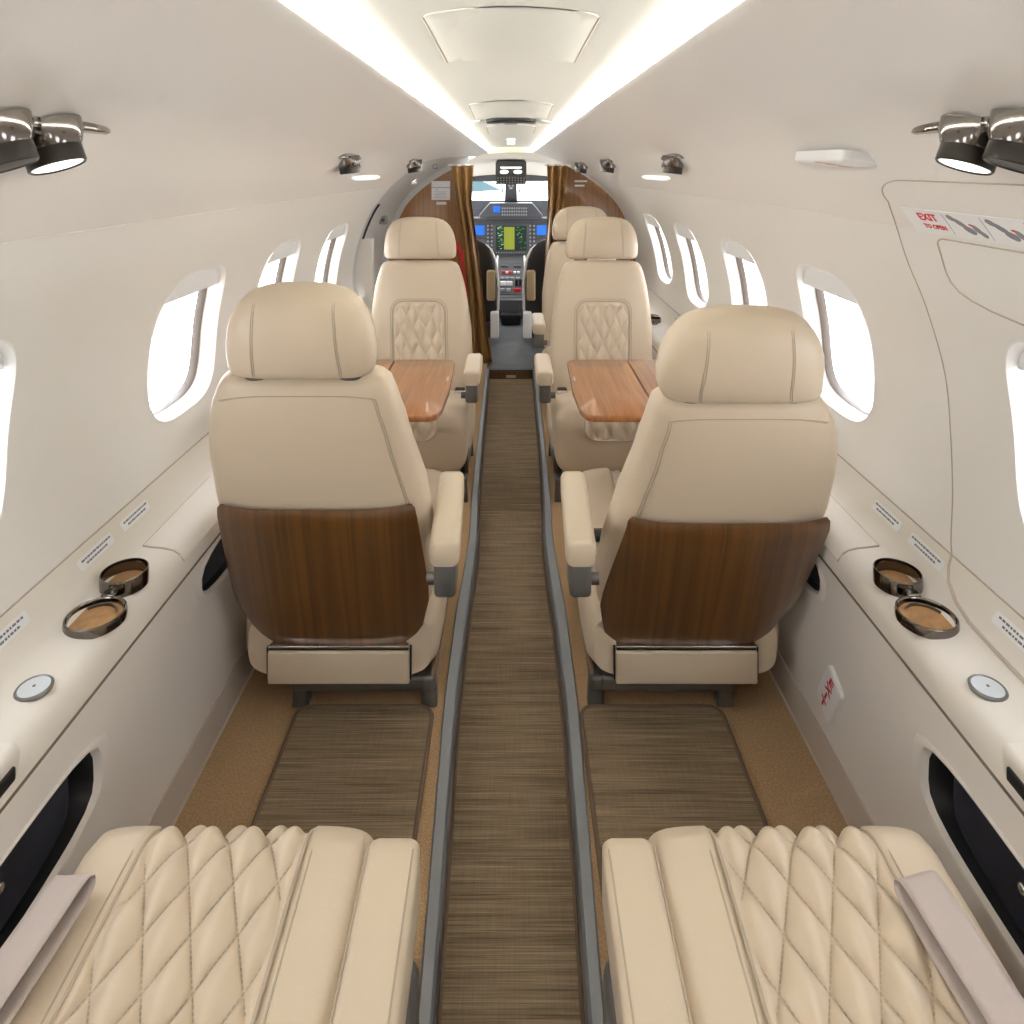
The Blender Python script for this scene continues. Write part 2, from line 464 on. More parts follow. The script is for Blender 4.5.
o = rn.build('aisle_runner', 'mat', smooth=0); tag(o, 'long woven brown runner along the sunken centre aisle', 'rug')
sol = o.modifiers.new('thickness', 'SOLIDIFY'); sol.thickness = .005
for s in (-1, 1):
    e = MB(); e.tube([(s*(lerp(RAIL, d)-.007), d, AZ+.002) for d in ds], .0055, 8); e.build('binding', 'matedge', o)
for side, s in SIDES:
    rb = MB(); rows = []
    for d in frange(D0, STEP, 110):
        a = lerp(RAIL, d); wd = lerp([(-1.3, .020), (.9, .020), (1.5, .026), (1.9, .029), (2.3, .026), (3.0, .019), (4.2, .02)], d)
        rows.append([Vector((s*x, d, z)) for x, z in ((a+wd, -.02), (a+wd, .003), (a+wd-.003, .006), (a+.002, .004), (a-.003, .0), (a-.005, -.012), (a-.005, -.03), (a-.004, AZ+.001), (a+.014, AZ+.001), (a+.014, -.02))])
    rb.loft(rows)
    tag(rb.build('floor_rail', 'rail', smooth=25), 'long grey metal edge rail on the %s side of the aisle' % side, 'rail')
st = MB(); st.box((-.152, STEP, AZ), (.152, STEP+.03, -.004)); root = st.build('aisle_step', 'dgrey2'); tag(root, 'low dark step closing the front end of the aisle runner', 'step')
b = MB(); b.box((-.13, STEP-.004, AZ+.008), (.13, STEP+.002, -.014)); b.build('wood_riser', 'wood', root)
b = MB(); b.box((-.028, STEP-.007, -.05), (.028, STEP-.003, -.034)); b.build('step_plate', 'kick', root)
# mats on the side floors
for side, s in SIDES:
    x0, x1 = (.178, .484) if s < 0 else (.158, .478)
    poly = dens(rrect(min(s*x0, s*x1), max(s*x0, s*x1), .3, 1.555, .03), .2)
    mb = MB(); mb.loft([[(x, y, z) for x, y in poly] for z in (.0005, .008)])
    o = mb.build('floor_mat', 'mat', smooth=20); tag(o, 'woven brown mat on the floor behind the %s second-row seat' % side, 'rug')
    e = MB(); e.tube([(x, y, .006) for x, y in poly], .005, 8, closed=True); e.build('binding', 'matedge', o)
# kick strip and lower wall
LEDGE = {}
for side, s in SIDES:
    k = MB(); rows = []
    for d in frange(D0, D1, 40):
        q = dxs(d); rows.append([Vector((s*(x+q), d, z)) for x, z in ((.636, 0), (.640, .003), (.645, .062), (.648, .067), (.67, .067), (.67, 0))])
    k.loft(rows); o = k.build('baseboard_'+side, 'kick', smooth=30); o['kind'] = 'structure'
    def LW(d, z):   # lower wall panel
        return Vector((s*(.651+.012*(z-.066)/.34+dxs(d)), d, z))
    us = frange(D0, D1, 171); vs = frange(.066, .406, 18)
    hl = [(.825, .265, .284, .060, 4.2, .02, .01), (1.705, .26, .352, .05, 3.2, .02, .01)]
    mb, loops = surface_with_holes(LW, us, vs, hl, rings=3)
    o = mb.build('trim_5' if s < 0 else 'trim_6', 'lowwall', smooth=60); o['kind'] = 'structure'; o['label'] = 'pinkish cream lower wall panel on the %s side' % side
    for (uc, hu, vc, hv, *_), loop, nm in zip(hl, loops, ('foreground', 'second-row')):
        root = empty('wall_pocket', LW(uc, vc), label='dark navy oval pocket in the %s lower wall beside the %s seat' % (side, nm), cat='pocket', group=None); o0 = Vector(root.location)
        def rp(q, dep, sc, du=0):
            p = LW(uc+(q[0]-uc)*sc+du, vc+(q[1]-vc)*sc); p.x += s*dep; return p-o0
        b = MB(); b.grid([[rp(q, dep, sc) for q in loop] for dep, sc in ((-.001, 1.09), (-.004, 1.06), (-.003, 1.0), (.006, .97))], True); b.build('rim', 'lowwall', root)
        b = MB(); b.grid([[rp(q, dep, sc) for q in loop] for dep, sc in ((.005, .985), (.05, .93))], True); b.build('pocket_side', 'black', root)
        b = MB(); b.loft([[rp(q, dep, sc) for q in loop] for dep, sc in ((.05, .95), (.053, .95))]); b.build('lining', 'navy', root)
        b = MB(); b.loft([[rp(q, dep, sc, -.016) for q in loop] for dep, sc in ((.052, .93), (.026, .915), (.020, .88))]); b.build('pad', 'navy', root)
        mt = Matrix.Translation(LW(uc+hu*.28, vc+.006)+Vector((s*.019, 0, 0))-o0) @ Matrix.Rotation(-s*PI/2, 4, 'Y')
        b = MB(); b.lathe([(.0075, -.001), (.0075, .002), (.006, .004), (.003, .0035), (.001, .002)], 20, mt); b.build('screw', 'bright', root)
    # ledge
    lg = MB(); rows = []
    pr = [(.6635, .4105), (.6645, .422), (.668, .436), (.676, .449), (.690, .458), (.710, .4625), (.735, .465), (.758, .468), (.772, .475), (.782, .487), (.795, .511), (.8068, .5340), (.80, .50), (.79, .44), (.68, .408)]
    for d in frange(D0, D1, 60):
        q = dxs(d); rows.append([Vector((s*(x+q), d, z)) for x, z in pr])
    lg.loft(rows); L = LEDGE[side] = lg.build('side_ledge', 'ledge', smooth=35); tag(L, 'long cream padded ledge along the %s wall under the windows' % side, 'ledge')
    b = MB(); b.tube([Vector((s*(.664+dxs(d)), d, .4075)) for d in frange(D0, D1, 40)], .0026, 6); b.build('joint', 'darkgroove', L)
    b = MB(); b.tube([SP(s, d, 0, .0)+Vector((-s*.0005, 0, -.0005)) for d in frange(D0, D1, 60)], .0018, 6); b.build('wall_joint', 'groove', L)

def ledge_z(x):
    pr = [(.6645, .422), (.668, .436), (.676, .449), (.690, .458), (.710, .4625), (.735, .465), (.758, .468), (.772, .475), (.782, .487), (.795, .511), (.8085, .5345)]
    return lerp(pr, x)
for side, s in SIDES:
    # flush lid in the ledge beside the second-row seat
    def LF(u, v, off):
        q = dxs(v); x = u; return Vector((s*(x+q), v, ledge_z(x)+off))
    poly = dens([(.752, 1.395), (.752, 1.70), (.690, 1.70), (.669, 1.70), (.669, 1.385), (.690, 1.385), (.744, 1.385)], .012)
    lid = MB()
    us_, vs_ = frange(.668, .752, 9), frange(1.39, 1.70, 12)
    lid.loft([[LF(u, v, o_) for u in us_] + [LF(u, v, -.004) for u in us_[::-1]] for v in vs_ for o_ in (.0022,)])
    o = lid.build('lid', 'ledge', LEDGE[side], smooth=25)
    b = MB(); b.tube([LF(u, 1.388, .0005) for u in us_]+[LF(.7535, v, .0005) for v in frange(1.39, 1.70, 12)], .0012, 6); b.build('gap', 'groove', o)
    # cup holders
    def cup(xc, dc, r, raised, label):
        zb = ledge_z(xc)
        root = empty('cup_holder', (s*xc, dc, zb), label=label, cat='cup holder', group=None)
        if raised:
            pr = [(r*.90, -.002), (r, -.002), (r, .023), (r*.975, .026), (r*.94, .026), (r*.915, .022), (r*.915, .006), (r*.9, .006)]
        else:
            pr = [(r*1.04, -.004), (r*1.06, .004), (r*1.03, .011), (r*.97, .0125), (r*.92, .010), (r*.90, .004), (r*.89, .003), (r*.89, -.003)]
        b = MB(); b.grid([[(rr*math.cos(2*PI*k/48), rr*math.sin(2*PI*k/48), z) for k in range(48)] for rr, z in pr+[pr[0]]], True); b.build('ring', 'chrome', root, smooth=30)
        b = MB(); b.lathe([(r*.905, -.004), (r*.905, .0035), (r*.6, .0036), (r*.02, .0036)], 40); b.build('cork_liner', 'cork', root)
        if not raised:
            b = MB(); b.grid([[(rr*math.cos(a), rr*math.sin(a), z) for a in frange(.3, 2.5, 20)] for rr, z in ((r*.72, .0036), (r*.72, .0075), (r*.66, .0075), (r*.66, .0036))]); b.build('inner_ridge', 'chrome', root)
        else:
            b = MB(); b.box((-.012, -r-.014, .002), (.012, -r+.002, .014), .002); b.build('hinge', 'chrome', root)
    cup(.722, 1.270, .041, True, 'raised dark chrome cup ring on the %s ledge, the forward one of the near pair' % side)
    cup(.716, 1.172, .046, False, 'low wide dark chrome cup holder on the %s ledge, nearest the round disc' % side)
    if s > 0:
        cup(.700, 3.36, .041, True, 'raised dark cup ring on the right ledge beside the right front seat')
        cup(.705, 3.46, .046, False, 'far low cup holder on the right ledge, behind the raised ring at the front seat')
    root = empty('ledge_disc', (s*.714, 1.018, ledge_z(.714)), label='round pale disc with a dark rim set in the %s ledge' % side, cat='disc')
    b = MB(); b.lathe([(.0245, -.003), (.0255, .002), (.0235, .0045), (.021, .003), (.02, .0)], 40); b.build('rim', 'metal', root)
    b = MB(); b.lathe([(.0213, -.002), (.0213, .0032), (.012, .0042), (.001, .0044)], 40); b.build('face', 'disc', root)
    b = MB(); b.lathe([(.0022, .003), (.0022, .0052), (.001, .0056)], 16); b.build('pin', 'ink', root)
    # latch at the near edge of the ledge
    root = empty('ledge_latch', (s*.690, .86, .44), label='rounded latch with a dark slot at the near edge of the %s ledge' % side, cat='latch')
    b = MB(); b.loft([[(s*x, y, z) for x, z in rrect(-.026, .03, -.022, .026, .014)] for y in (-.10, .055)] + [[(s*x*.8, .066, z*.8) for x, z in rrect(-.026, .03, -.022, .026, .014)]]); b.build('cover', 'ledge', root, smooth=30)
    b = MB(); b.box((min(-s*.030, -s*.02), -.09, -.013), (max(-s*.030, -s*.02), .048, .006), .003); b.build('slot', 'black', root)
    # placards along the sloping strip
    lab = [(1.432, .050), (1.298, .052), (1.06, .055)] + ([(3.20, .05), (2.92, .05)] if s > 0 else [])
    names = ['white text placard on the %s sloping strip, the forward one of the near pair', 'white text placard on the %s sloping strip just ahead of the cup holders', 'white text placard on the %s sloping strip beside the round disc',
             'far white placard on the %s strip above the front cup rings', 'white placard on the %s strip between front cup rings and second-row headrest']
    for (dc, hl_), nm in zip(lab, names):
        def SF(u, v, off):   # u along, v up the strip
            x = .787+.0205*(v+.0115)/.023*.62; q = dxs(dc+u)
            return Vector((s*(x+q), dc+u, ledge_z(x)+.0)) + Vector((-s*.88, 0, .475))*off
        root = empty('placard', SF(0, 0, 0), label=nm % side, cat='sign'); o0 = Vector(root.location)
        b = MB(); b.loft([[SF(u*sc, v*sc, off)-o0 for u, v in rrect(-hl_, hl_, -.0095, .0095, .004)] for sc, off in ((1, -.0005), (1, .0012), (.9, .0013), (.3, .0013))]); b.build('plate', 'white', root)
        b = MB(); rnd = random.Random(int(dc*1000))
        for v in (.0035, -.0035):
            u = -hl_*.8 if v > 0 else -hl_*.6
            while u < hl_*(.8 if v > 0 else .55):
                wd = rnd.uniform(.003, .009)
                b.loft([[SF(a, c, off)-o0 for a, c in ((u, v-.0016), (u+wd, v-.0016), (u+wd, v+.0016), (u, v+.0016))] for off in (.0012, .0017)]); u += wd+.0022
        b.build('print', 'ink', root, smooth=0)

# right emergency exit: door panel set in the wall
WX = [.25, .945]
def EX(u, v, off): return SP(1, u, v, off)
g = MB()
t_of = lambda z, d: z
pts = [(d, 7.35) for d in frange(-.6, 1.139, 30)]
for k in range(1, 9):
    a = PI/2*k/8; pts.append((1.139+.09*math.sin(a), 7.35-.55*(1-math.cos(a))))
pts += [(1.29-.047*max(0, (2.5-t)/2.5)**2-.055*max(0, (t-4.6)/2)**2, t) for t in frange(6.7, .02, 36)]
ed = MB(); ed.tube([EX(d, t, .0003) for d, t in pts], .0014, 6)
root = empty('door_3', SP(1, .9, 2), label='emergency exit door panel in the right wall with rounded outline', kind='structure'); o0 = Vector(root.location)
ed.xf(lambda p: p-o0).build('outline_joint', 'groove', root)
inner = [(d, 5.82) for d in frange(.5, 1.135, 20)]
for k in range(1, 9):
    a = PI/2*k/8; inner.append((1.135+.03*math.sin(a), 5.82-.22*(1-math.cos(a))))
inner += [(1.172, 5.3), (1.178, 5.0), (1.176, 4.8), (1.165, 4.62), (1.14, 4.48), (1.10, 4.38), (1.04, 4.31), (.98, 4.27)]
b = MB(); b.tube([EX(d, t, .0005)-o0 for d, t in inner], .0017, 6); b.build('handle_cover_joint', 'groove', root)
hp = MB(); hp.loft([[EX(.88+u*.10*sc, 4.45+v*sc, off)-o0 for u, v in sell(1, .30, 5, 32)] for sc, off in ((1, -.002), (1, .004), (.9, .0055), (.2, .0055))])
hp.build('handle_cover', 'wall', root)
b = MB(); b.tube([Vector((x, d, ledge_z(x)+.001)) for d, x in [(1.243, .8065), (1.237, .797), (1.222, .787), (1.19, .778), (1.145, .772), (1.08, .769), (1.0, .768), (.9, .768), (.6, .768), (.2, .768)]], .0032, 8)
b.xf(lambda p: p-o0).build('lower_joint', 'kick', root)
# instructions placard on the door
root = empty('exit_placard', SP(1, 1.08, 6.2), label='white strip with red EXIT TO OPEN and three pictograms on the exit door', cat='sign'); o0 = Vector(root.location)
b = MB(); cols = frange(.72, 1.205, 18)
b.loft([[EX(d, t, .0012)-o0 for t in frange(5.93, 6.56, 8)]+[EX(d, t, -.0006)-o0 for t in frange(6.56, 5.93, 8)] for d in cols]); b.build('plate', 'white', root, smooth=60)
def PLC(x, y):   # x to the viewer's right (aft) in metres from the forward end, y up in metres
    return (1.205-x, 6.245+y/.092)
def pl_text(s_, x, y, size):
    vs, fs = text_mesh(s_, size); b = MB()
    b.add([EX(*PLC(x+v.x, y+v.y), .0016+v.z)-o0 for v in vs], fs); b.build('lettering', 'red', root, smooth=0)
pl_text('EXIT', .062, .010, .024); pl_text('TO OPEN', .066, -.012, .0135)
for k in range(4):
    x0 = .125+.088*k; b = MB(); rd = MB(); ln = MB()
    def blob(mb_, cx, cy, rx, ry, ang):
        p = []
        for a, c in sell(rx, ry, 2.3, 14): p.append((cx+a*math.cos(ang)-c*math.sin(ang), cy+a*math.sin(ang)+c*math.cos(ang)))
        mb_.loft([[EX(*PLC(*q), off)-o0 for q in p] for off in (.001, .0019)])
    blob(b, x0, .016, .009, .006, -.6); blob(b, x0+.014, .006, .014, .006, -.7); blob(b, x0+.028, -.008, .013, .007, -.5); blob(b, x0+.046, -.004, .010, .006, -1.0); blob(b, x0+.055, -.014, .008, .005, -.7)
    blob(rd, x0+.041, .003, .008, .0025, -.3)
    ln.tube([EX(*PLC(x0-.018, y), .0012)-o0 for y in frange(-.024, .024, 6)], .0005, 5)
    b.build('pictogram', 'greyink', root); rd.build('red_arrow', 'red', root); ln.build('divider_line', 'greyink', root)

# frame that hangs nearly level under the headliner
def HF(s, d, t, u, v, off):
    p = SP(s, d, t, -.003); a = math.radians(9)
    return p+Vector((-s*(v*math.cos(a)+off*math.sin(a)), u, v*math.sin(a)-off*math.cos(a)))
# exit signs
def exit_box(name, fn, hu, hv, th, label, txt_size, rot, faint=False, stacked=False):
    root = empty(name, fn(0, 0, 0), label=label, cat='sign'); o0 = Vector(root.location)
    b = MB(); b.loft([[fn(u*sc, v*sc, off)-o0 for u, v in rrect(-hu, hu, -hv, hv, .012)] for sc, off in ((1, -.002), (1, th*.75), (.97, th*.92), (.92, th), (.4, th))]); b.build('housing', 'white', root, smooth=35)
    b = MB(); ca, sa = math.cos(rot), math.sin(rot)
    if stacked:
        for k, ch in enumerate('EXIT'):
            vs, fs = text_mesh(ch, txt_size); b.add([fn(v.x*1.25-.002, v.y+.034-.0225*k, th+.0006+v.z)-o0 for v in vs], fs)
    else:
        vs, fs = text_mesh('EXIT', txt_size); b.add([fn(v.x*ca-v.y*sa, v.x*sa+v.y*ca, th+.0006+v.z)-o0 for v in vs], fs)
    b.build('lettering', 'red' if not faint else simple('faded_red_ink', (.70, .48, .43), .6), root, smooth=0)
    return root
def RW(u, v, off):  # right lower wall: u toward the camera, v up
    u, v = u*.89+v*.45, v*.89-u*.45
    z = .168+v; d = 1.385-u; x = .651+.012*(z-.066)/.34
    return Vector((x-off, d, z))
r_ = exit_box('exit_sign', RW, .031, .054, .010, 'white rounded sign with red stacked letters low on the right wall behind the second-row seat', .026, 0, stacked=True)
def HL(u, v, off): return HF(1, 1.29, 8.05, u, v, off)
exit_box('exit_sign', HL, .105, .042, .020, 'white box sign with faded lettering on the right headliner above the windows', .05, PI/2, True)

# ------------------------------------------------------------------ overhead lights
def spot_pair(s, d, t, L, balls, label):
    def F(u, v, off): return HF(s, d, t, u, v*.75, off)
    root = empty('reading_light_unit', F(0, 0, 0), label=label, cat='light'); o0 = Vector(root.location)
    b = MB(); b.loft([[F(a*sc, c*sc, off)-o0 for a, c in sell(L, .027, 2.6, 48)] for sc, off in ((.92, -.022), (1, -.004), (1, .002), (.95, .004), (.86, .0035), (.3, .003))]); b.build('mounting_plate', 'chrome', root, smooth=30)
    for u, ry, lit, sc_ in balls:
        c0 = F(u, 0, .006)-o0
        mt = Matrix.Translation(c0) @ Matrix.Rotation(s*math.radians(20 if d < 1 else 8), 4, 'Y') @ Matrix.Rotation(ry, 4, 'X') @ Matrix.Rotation(PI, 4, 'X') @ Matrix.Scale(sc_, 4)
        b = MB(); b.lathe([(.043, -.010), (.042, .004), (.036, .020), (.0325, .026)], 32, mt); e = b.build('eyeball', 'chrome', root, smooth=35)
        b = MB(); b.lathe([(.031, .021), (.0335, .025), (.0335, .046), (.032, .048), (.029, .046)], 32, mt); b.build('collar', 'collar', e, smooth=35)
        b = MB(); b.lathe([(.0292, .041), (.0292, .046), (.016, .0472), (.001, .0473)], 32, mt); b.build('lens', 'lens' if lit else 'black', e)
for side, s in SIDES:
    spot_pair(s, .865, 8.50, .150, [(.015, -.02, True, 1.), (-.078, .06, False, 1.)], 'large chrome reading light unit on the %s headliner nearest the camera' % side)
    spot_pair(s, 2.36, 8.3, .14, [(-.035, -.0, False, 1.), (.05, -.0, True, .62)], 'chrome reading light unit on the %s headliner above the middle windows' % side)
    spot_pair(s, 3.33, 8.5, .12, [(-.03, -.0, False, 1.), (.045, -.0, True, .62)], 'small chrome reading light unit on the %s headliner near the front seats' % side)
    b = MB()
    b.loft([[SP(s, 2.80+a*sc, 7.05+c*sc/.07, off) for a, c in sell(.20, .009, 3, 40)] for sc, off in ((1, -.001), (1, .004), (.95, .0055), (.3, .006))])
    tag(b.build('slim_lens', 'lensrow', smooth=35), 'slim pale glowing lens strip under the %s middle reading light' % side, 'light')
spot_pair(1, 3.95, 8.6, .10, [(-.02, -.0, False, 1.), (.04, -.0, True, .62)], 'smallest chrome reading light unit on the right headliner beside the wood partition')

# ------------------------------------------------------------------ seats
QW, QL = .056, .111
def pillow(u, v, amp, qw=QW, ql=QL):
    a = abs(math.sin(PI*(u/qw+v/ql)/1.)); b = abs(math.sin(PI*(u/qw-v/ql)/1.))
    return amp*((a*b)**.72)
def quilt_grid(fn, hu, v0, v1, r, qw, ql, amp, nu, nv, edge=.012, dip=.0012):
    """fn(u,v,off)->point. rounded rectangle of diamond quilting"""
    mb = MB(); rows = []
    hv = (v1-v0)/2; vc = (v0+v1)/2
    for j in range(nv):
        v = v0+(v1-v0)*j/(nv-1); row = []
        dv = hv-abs(v-vc)
        hw = hu
        if dv < r: hw = hu-r+math.sqrt(max(0, r*r-(r-dv)**2))
        for i in range(nu):
            u = -hw+2*hw*i/(nu-1)
            m = min(1, (hw-abs(u))/edge, dv/edge if (v1-v0) > 0 else 1); m = max(0, m)
            m = m*m*(3-2*m)
            row.append(fn(u, v, .0005+m*(dip+pillow(u, v-vc, amp, qw, ql))))
        rows.append(row)
    mb.grid(rows); return mb
def outline(fn, hu, v0, v1, r, off, n=10):
    return [fn(u, v, off) for u, v in dens(rrect(-hu, hu, v0, v1, r, n), .02)]
def stitches(fn, hu, v0, v1, qw, ql, off, step=.0062, ln=.0036):
    mb = MB(); vc = (v0+v1)/2
    L = math.hypot(qw, ql)
    for sgn in (1, -1):
        k0 = int((-hu/qw-(v1-vc)/ql))-2
        for k in range(k0, -k0+1):
            # line u/qw + sgn*v/ql = k
            v = v0
            while v < v1:
                u = (k-sgn*(v-vc)/ql)*qw
                dv = step*ql/L
                if abs(u) < hu-.004:
                    dv2 = ln*ql/L; u2 = (k-sgn*(v+dv2-vc)/ql)*qw
                    mb.tube([fn(u, v, off), fn((u+u2)/2, v+dv2/2, off+.0008), fn(u2, v+dv2, off)], .0007, 4)
                v += dv
    return mb

def make_seat(x, d, facing, inb, phi, label, roll=0., hs=1., arm_z=.495, cushion_len=.47, z_front=.37, z_rear=.30, back=True, arm=True, hhw=.148,
              wood_back=True, stitched=False, low_arm=False, belt=False, group='cream leather passenger seats', chw=.215, shift=((0, 0), (1, 0)), arm_x=.252, bwid=1.):
    root = empty('passenger_seat', (x, d, 0), 0 if facing > 0 else PI, label=label, cat='seat', group=None)
    ph = math.radians(phi); sn, cs = math.sin(ph), math.cos(ph)
    zb = .16
    def B(a, b, s_):   # a across, b out of the back's rear plane toward the sitter, s_ up along it
        return Vector((a+roll*s_+lerp(shift, s_), -s_*sn+b*cs, zb+s_*cs+b*sn))
    # ---- base: frame, legs, lower shell
    fm = MB(); xi, xo = inb*.212, -inb*.115
    fm.box((min(xi, xo), -.012, .052), (max(xi, xo), .018, .086), .008)
    fm.box((min(xi, xi-inb*.03), -.015, .055), (max(xi, xi-inb*.03), .44, .088), .008)
    fm.box((min(xo, xo+inb*.03), -.01, .055), (max(xo, xo+inb*.03), .44, .085), .008)
    fm.box((min(xi, xo), .42, .055), (max(xi, xo), .45, .088), .008)
    fm.build('base_frame', 'darkmetal', root, smooth=30)
    for lx in (xi-inb*.016, xo+inb*.014):
        for ly in (.03, .425):
            b = MB(); b.loft([[(lx+a*k, ly+c*k, z) for a, c in rrect(-.018, .018, -.018, .02, .006)] for z, k in ((.0, 1.05), (.012, 1.), (.06, .85))]); b.build('leg', 'darkmetal', root, smooth=30)
    b = MB(); tp = inb*.216
    b.prism([(-.005, .088), (.40, .088), (.40, .20), (.20, .17), (.03, .13)], 0, .006, lambda u, v, w: (tp-inb*.012+inb*w*1.5, u, v)); b.build('side_trim', 'wood', root)
    sh = MB(); rings = []
    for yy, hw, z0, z1 in ((-.018, .196, .105, .20), (-.022, .205, .094, .24), (.01, .222, .088, .27), (.10, .226, .088, .285), (.25, .222, .09, .27), (.38, .205, .094, .20)):
        rings.append([(a, yy, (z0+z1)/2+c) for a, c in sell(hw, (z1-z0)/2, 4.2, 48)])
    sh.loft(rings); sh.build('seat_shell', 'leather', root, smooth=50)
    if wood_back:
        b = MB(); b.box((-.158, -.036, .088), (.158, -.018, .160), .004); b.build('skirt_panel', 'leather', root, smooth=30)
        b = MB(); b.box((-.156, -.030, .160), (.156, -.014, .168), .001); b.build('pocket_slot', 'black', root)
        b = MB(); b.box((-.156, -.034, .168), (.156, -.016, .1725), .001); b.build('pocket_strip', 'bright', root)
        b = MB()
        for q in (-1, 1):
            b = MB(); b.box((q*.160-.0018, -.029, .095), (q*.160+.0018, -.018, .165)); b.build('gap', 'black', root)
    # ---- cushion
    CL = cushion_len
    def ztop(y):
        f = max(0, min(1, (y-.1)/(CL-.14))); return z_rear+(z_front-z_rear)*f
    cu = MB(); rings = []
    prof_c = [(.07, .16, ztop(.1)-.03, .19), (.085, .14, ztop(.1)-.008, .205), (.12, .12, ztop(.12), chw-.003), (.2, .112, ztop(.2), chw), (.3, .108, ztop(.3), chw),
              (CL-.10, .105, ztop(CL-.1), chw), (CL-.06, .105, ztop(CL-.06)-.001, chw), (CL-.03, .106, ztop(CL-.03)-.010, chw-.001), (CL-.012, .110, z_front-.028, chw-.004), (CL-.003, .118, z_front-.052, chw-.009), (CL, .135, z_front-.085, chw-.018)]
    for yy, z0, z1, hw in prof_c:
        ring = []
        for a, c in sell(hw, (z1-z0)/2, 8.0 if stitched else 5.0, 160):
            k = max(0, min(1, (.106-abs(a))/.010)); kf = max(0, min(1, (yy-(CL-.075))/.05))
            up = c > 0 and yy > .1
            ring.append((a, yy-(.013*k*kf if (yy > CL-.07) else 0), (z0+z1)/2+c-(.014*k if up else 0)))
        rings.append(ring)
    cu.loft(rings); cush = cu.build('cushion', 'leather', root, smooth=50)
    # path over cushion top and down the front for the quilting
    path = []
    for yy in frange(.13, CL-.09, 10): path.append((yy, ztop(yy)))
    for k in range(1, 10):
        a = PI/2*k/9; R_ = .075
        path.append((CL-.078+R_*math.sin(a), ztop(CL-.07)-R_+R_*math.cos(a)))
    zz = path[-1][1]; path += [(CL-.002, zz-.03), (CL-.002, .235 if not stitched else .25)]
    acc = [0.]
    for p, q in zip(path, path[1:]): acc.append(acc[-1]+math.hypot(q[0]-p[0], q[1]-p[1]))
    def CP(u, v, off):
        v = max(0, min(acc[-1], v)); i = 0
        while i < len(acc)-2 and acc[i+1] < v: i += 1
        f = (v-acc[i])/(acc[i+1]-acc[i]); p, q = path[i], path[i+1]
        ty, tz = q[0]-p[0], q[1]-p[1]; l = math.hypot(ty, tz)
        # smooth the normal across path corners
        i2 = min(len(path)-1, i+2); i0 = max(0, i-1)
        na = (q[0]-path[i0][0], q[1]-path[i0][1]); nb = (path[i2][0]-p[0], path[i2][1]-p[1])
        nx, nz = na[0]*(1-f)+nb[0]*f, na[1]*(1-f)+nb[1]*f; l = math.hypot(nx, nz)
        n = Vector((0, -nz/l, nx/l))
        return Vector((u, p[0]+ty*f, p[1]+tz*f)) + n*off
    qh = .104
    nu, nv = (97, 210) if stitched else (57, 110)
    qg = quilt_grid(CP, qh, .0, acc[-1], .05, QW*1.0, QL, (.0185 if stitched else .014), nu, nv, dip=-.0095)
    qp = qg.build('quilted_panel', 'leather', cush, smooth=180)
    b = MB(); b.tube(outline(CP, qh+.002, .0, acc[-1]-.001, .05, .0016), .0024, 6, closed=True); b.build('piping', 'seam', cush)
    if stitched:
        b = MB(); b.tube(outline(CP, qh+.013, .0, acc[-1]-.001, .05, -.0006), .0016, 6, closed=True); b.build('outer_piping', 'seam', cush)
        stitches(CP, qh-.004, .0, acc[-1], QW, QL, -.0062).build('stitching', 'stitch', cush)['kind'] = 'stuff'
    # ---- backrest
    if back:
        H = .70*hs
        bk = MB(); rings = []
        tab_w = [(.02, .180), (.05, .192), (.12, .208), (.25, .219), (.40, .217), (.50, .206), (.58, .195), (.64, .181), (.675, .169), (.69, .157), (.698, .136), (.70, .09)]
        tab_t = [(.02, .10), (.05, .125), (.12, .135), (.25, .14), (.40, .135), (.50, .125), (.58, .115), (.64, .105), (.675, .09), (.69, .072), (.698, .045), (.70, .02)]
        def bw(s_): return lerp(tab_w, s_/hs)*bwid
        def btk(s_): return lerp(tab_t, s_/hs)
        svals = [.02, .03, .05, .08, .12, .18, .25, .32, .40, .45, .50, .54, .58, .61, .64, .66, .675, .683, .69, .695, .698, .70]
        for s_ in svals:
            s_ *= hs; hw, t_ = bw(s_), btk(s_); tf = .135 if s_ > .3*hs else .14
            c0 = .068 if s_/hs < .5 else .068-.004*(s_/hs-.5)/.2
            rings.append([B(a, c0+c, s_) for a, c in sell(hw, t_/2, 3.6, 64)])
        bk.loft(rings); bko = bk.build('backrest', 'leather', root, smooth=60)
        def BF(u, v, off):  # front face
            t_ = btk(v); hw = bw(v)
            k = (max(0, 1-abs(u/hw)**3.6))**(1/3.6)
            return B(u, .068+t_/2*k+off, v)
        def BR(u, v, off):  # rear face
            t_ = btk(v); hw = bw(v); c0 = .068 if v/hs < .5 else .068-.004*(v/hs-.5)/.2
            k = (max(0, 1-abs(u/hw)**3.6))**(1/3.6)
            return B(u, c0-t_/2*k-off, v)
        if not wood_back:
            v0, v1 = .16*hs, .515*hs
            quilt_grid(BF, .108, v0, v1, (.045), QW*.93, QL*.97, (.015), 61, 97).build('quilted_panel', 'leather', bko, smooth=180)
            b = MB(); b.tube(outline(BF, .111, v0, v1+.003, .045, .0012), .0022, 6, closed=True); b.tube(outline(BF, .120, v0, v1+.012, .05, .0003), .0013, 6, closed=True); b.build('piping', 'seam', bko)
        else:
            b = MB()
            for ins, rr in ((.032, .0013), (.037, .0013)):
                pts = []
                for v in frange(.36, .655, 26): pts.append((-(bw(v*hs)-ins*(.75+.25*(1))), v*hs))
                top = .668-ins+.028
                R_ = [BR(-u*inb, v, .0006) for u, v in pts]
                mid = [BR(u, (.655+.012*(1-(u/pts[-1][0])**4))*hs, .0006) for u in frange(pts[-1][0]*inb*1.12, -pts[-1][0]*inb, 24)][:-1]
                b.tube(mid+R_[::-1], rr*.8, 6)
                b.build('seam', 'seam', bko); b = MB()
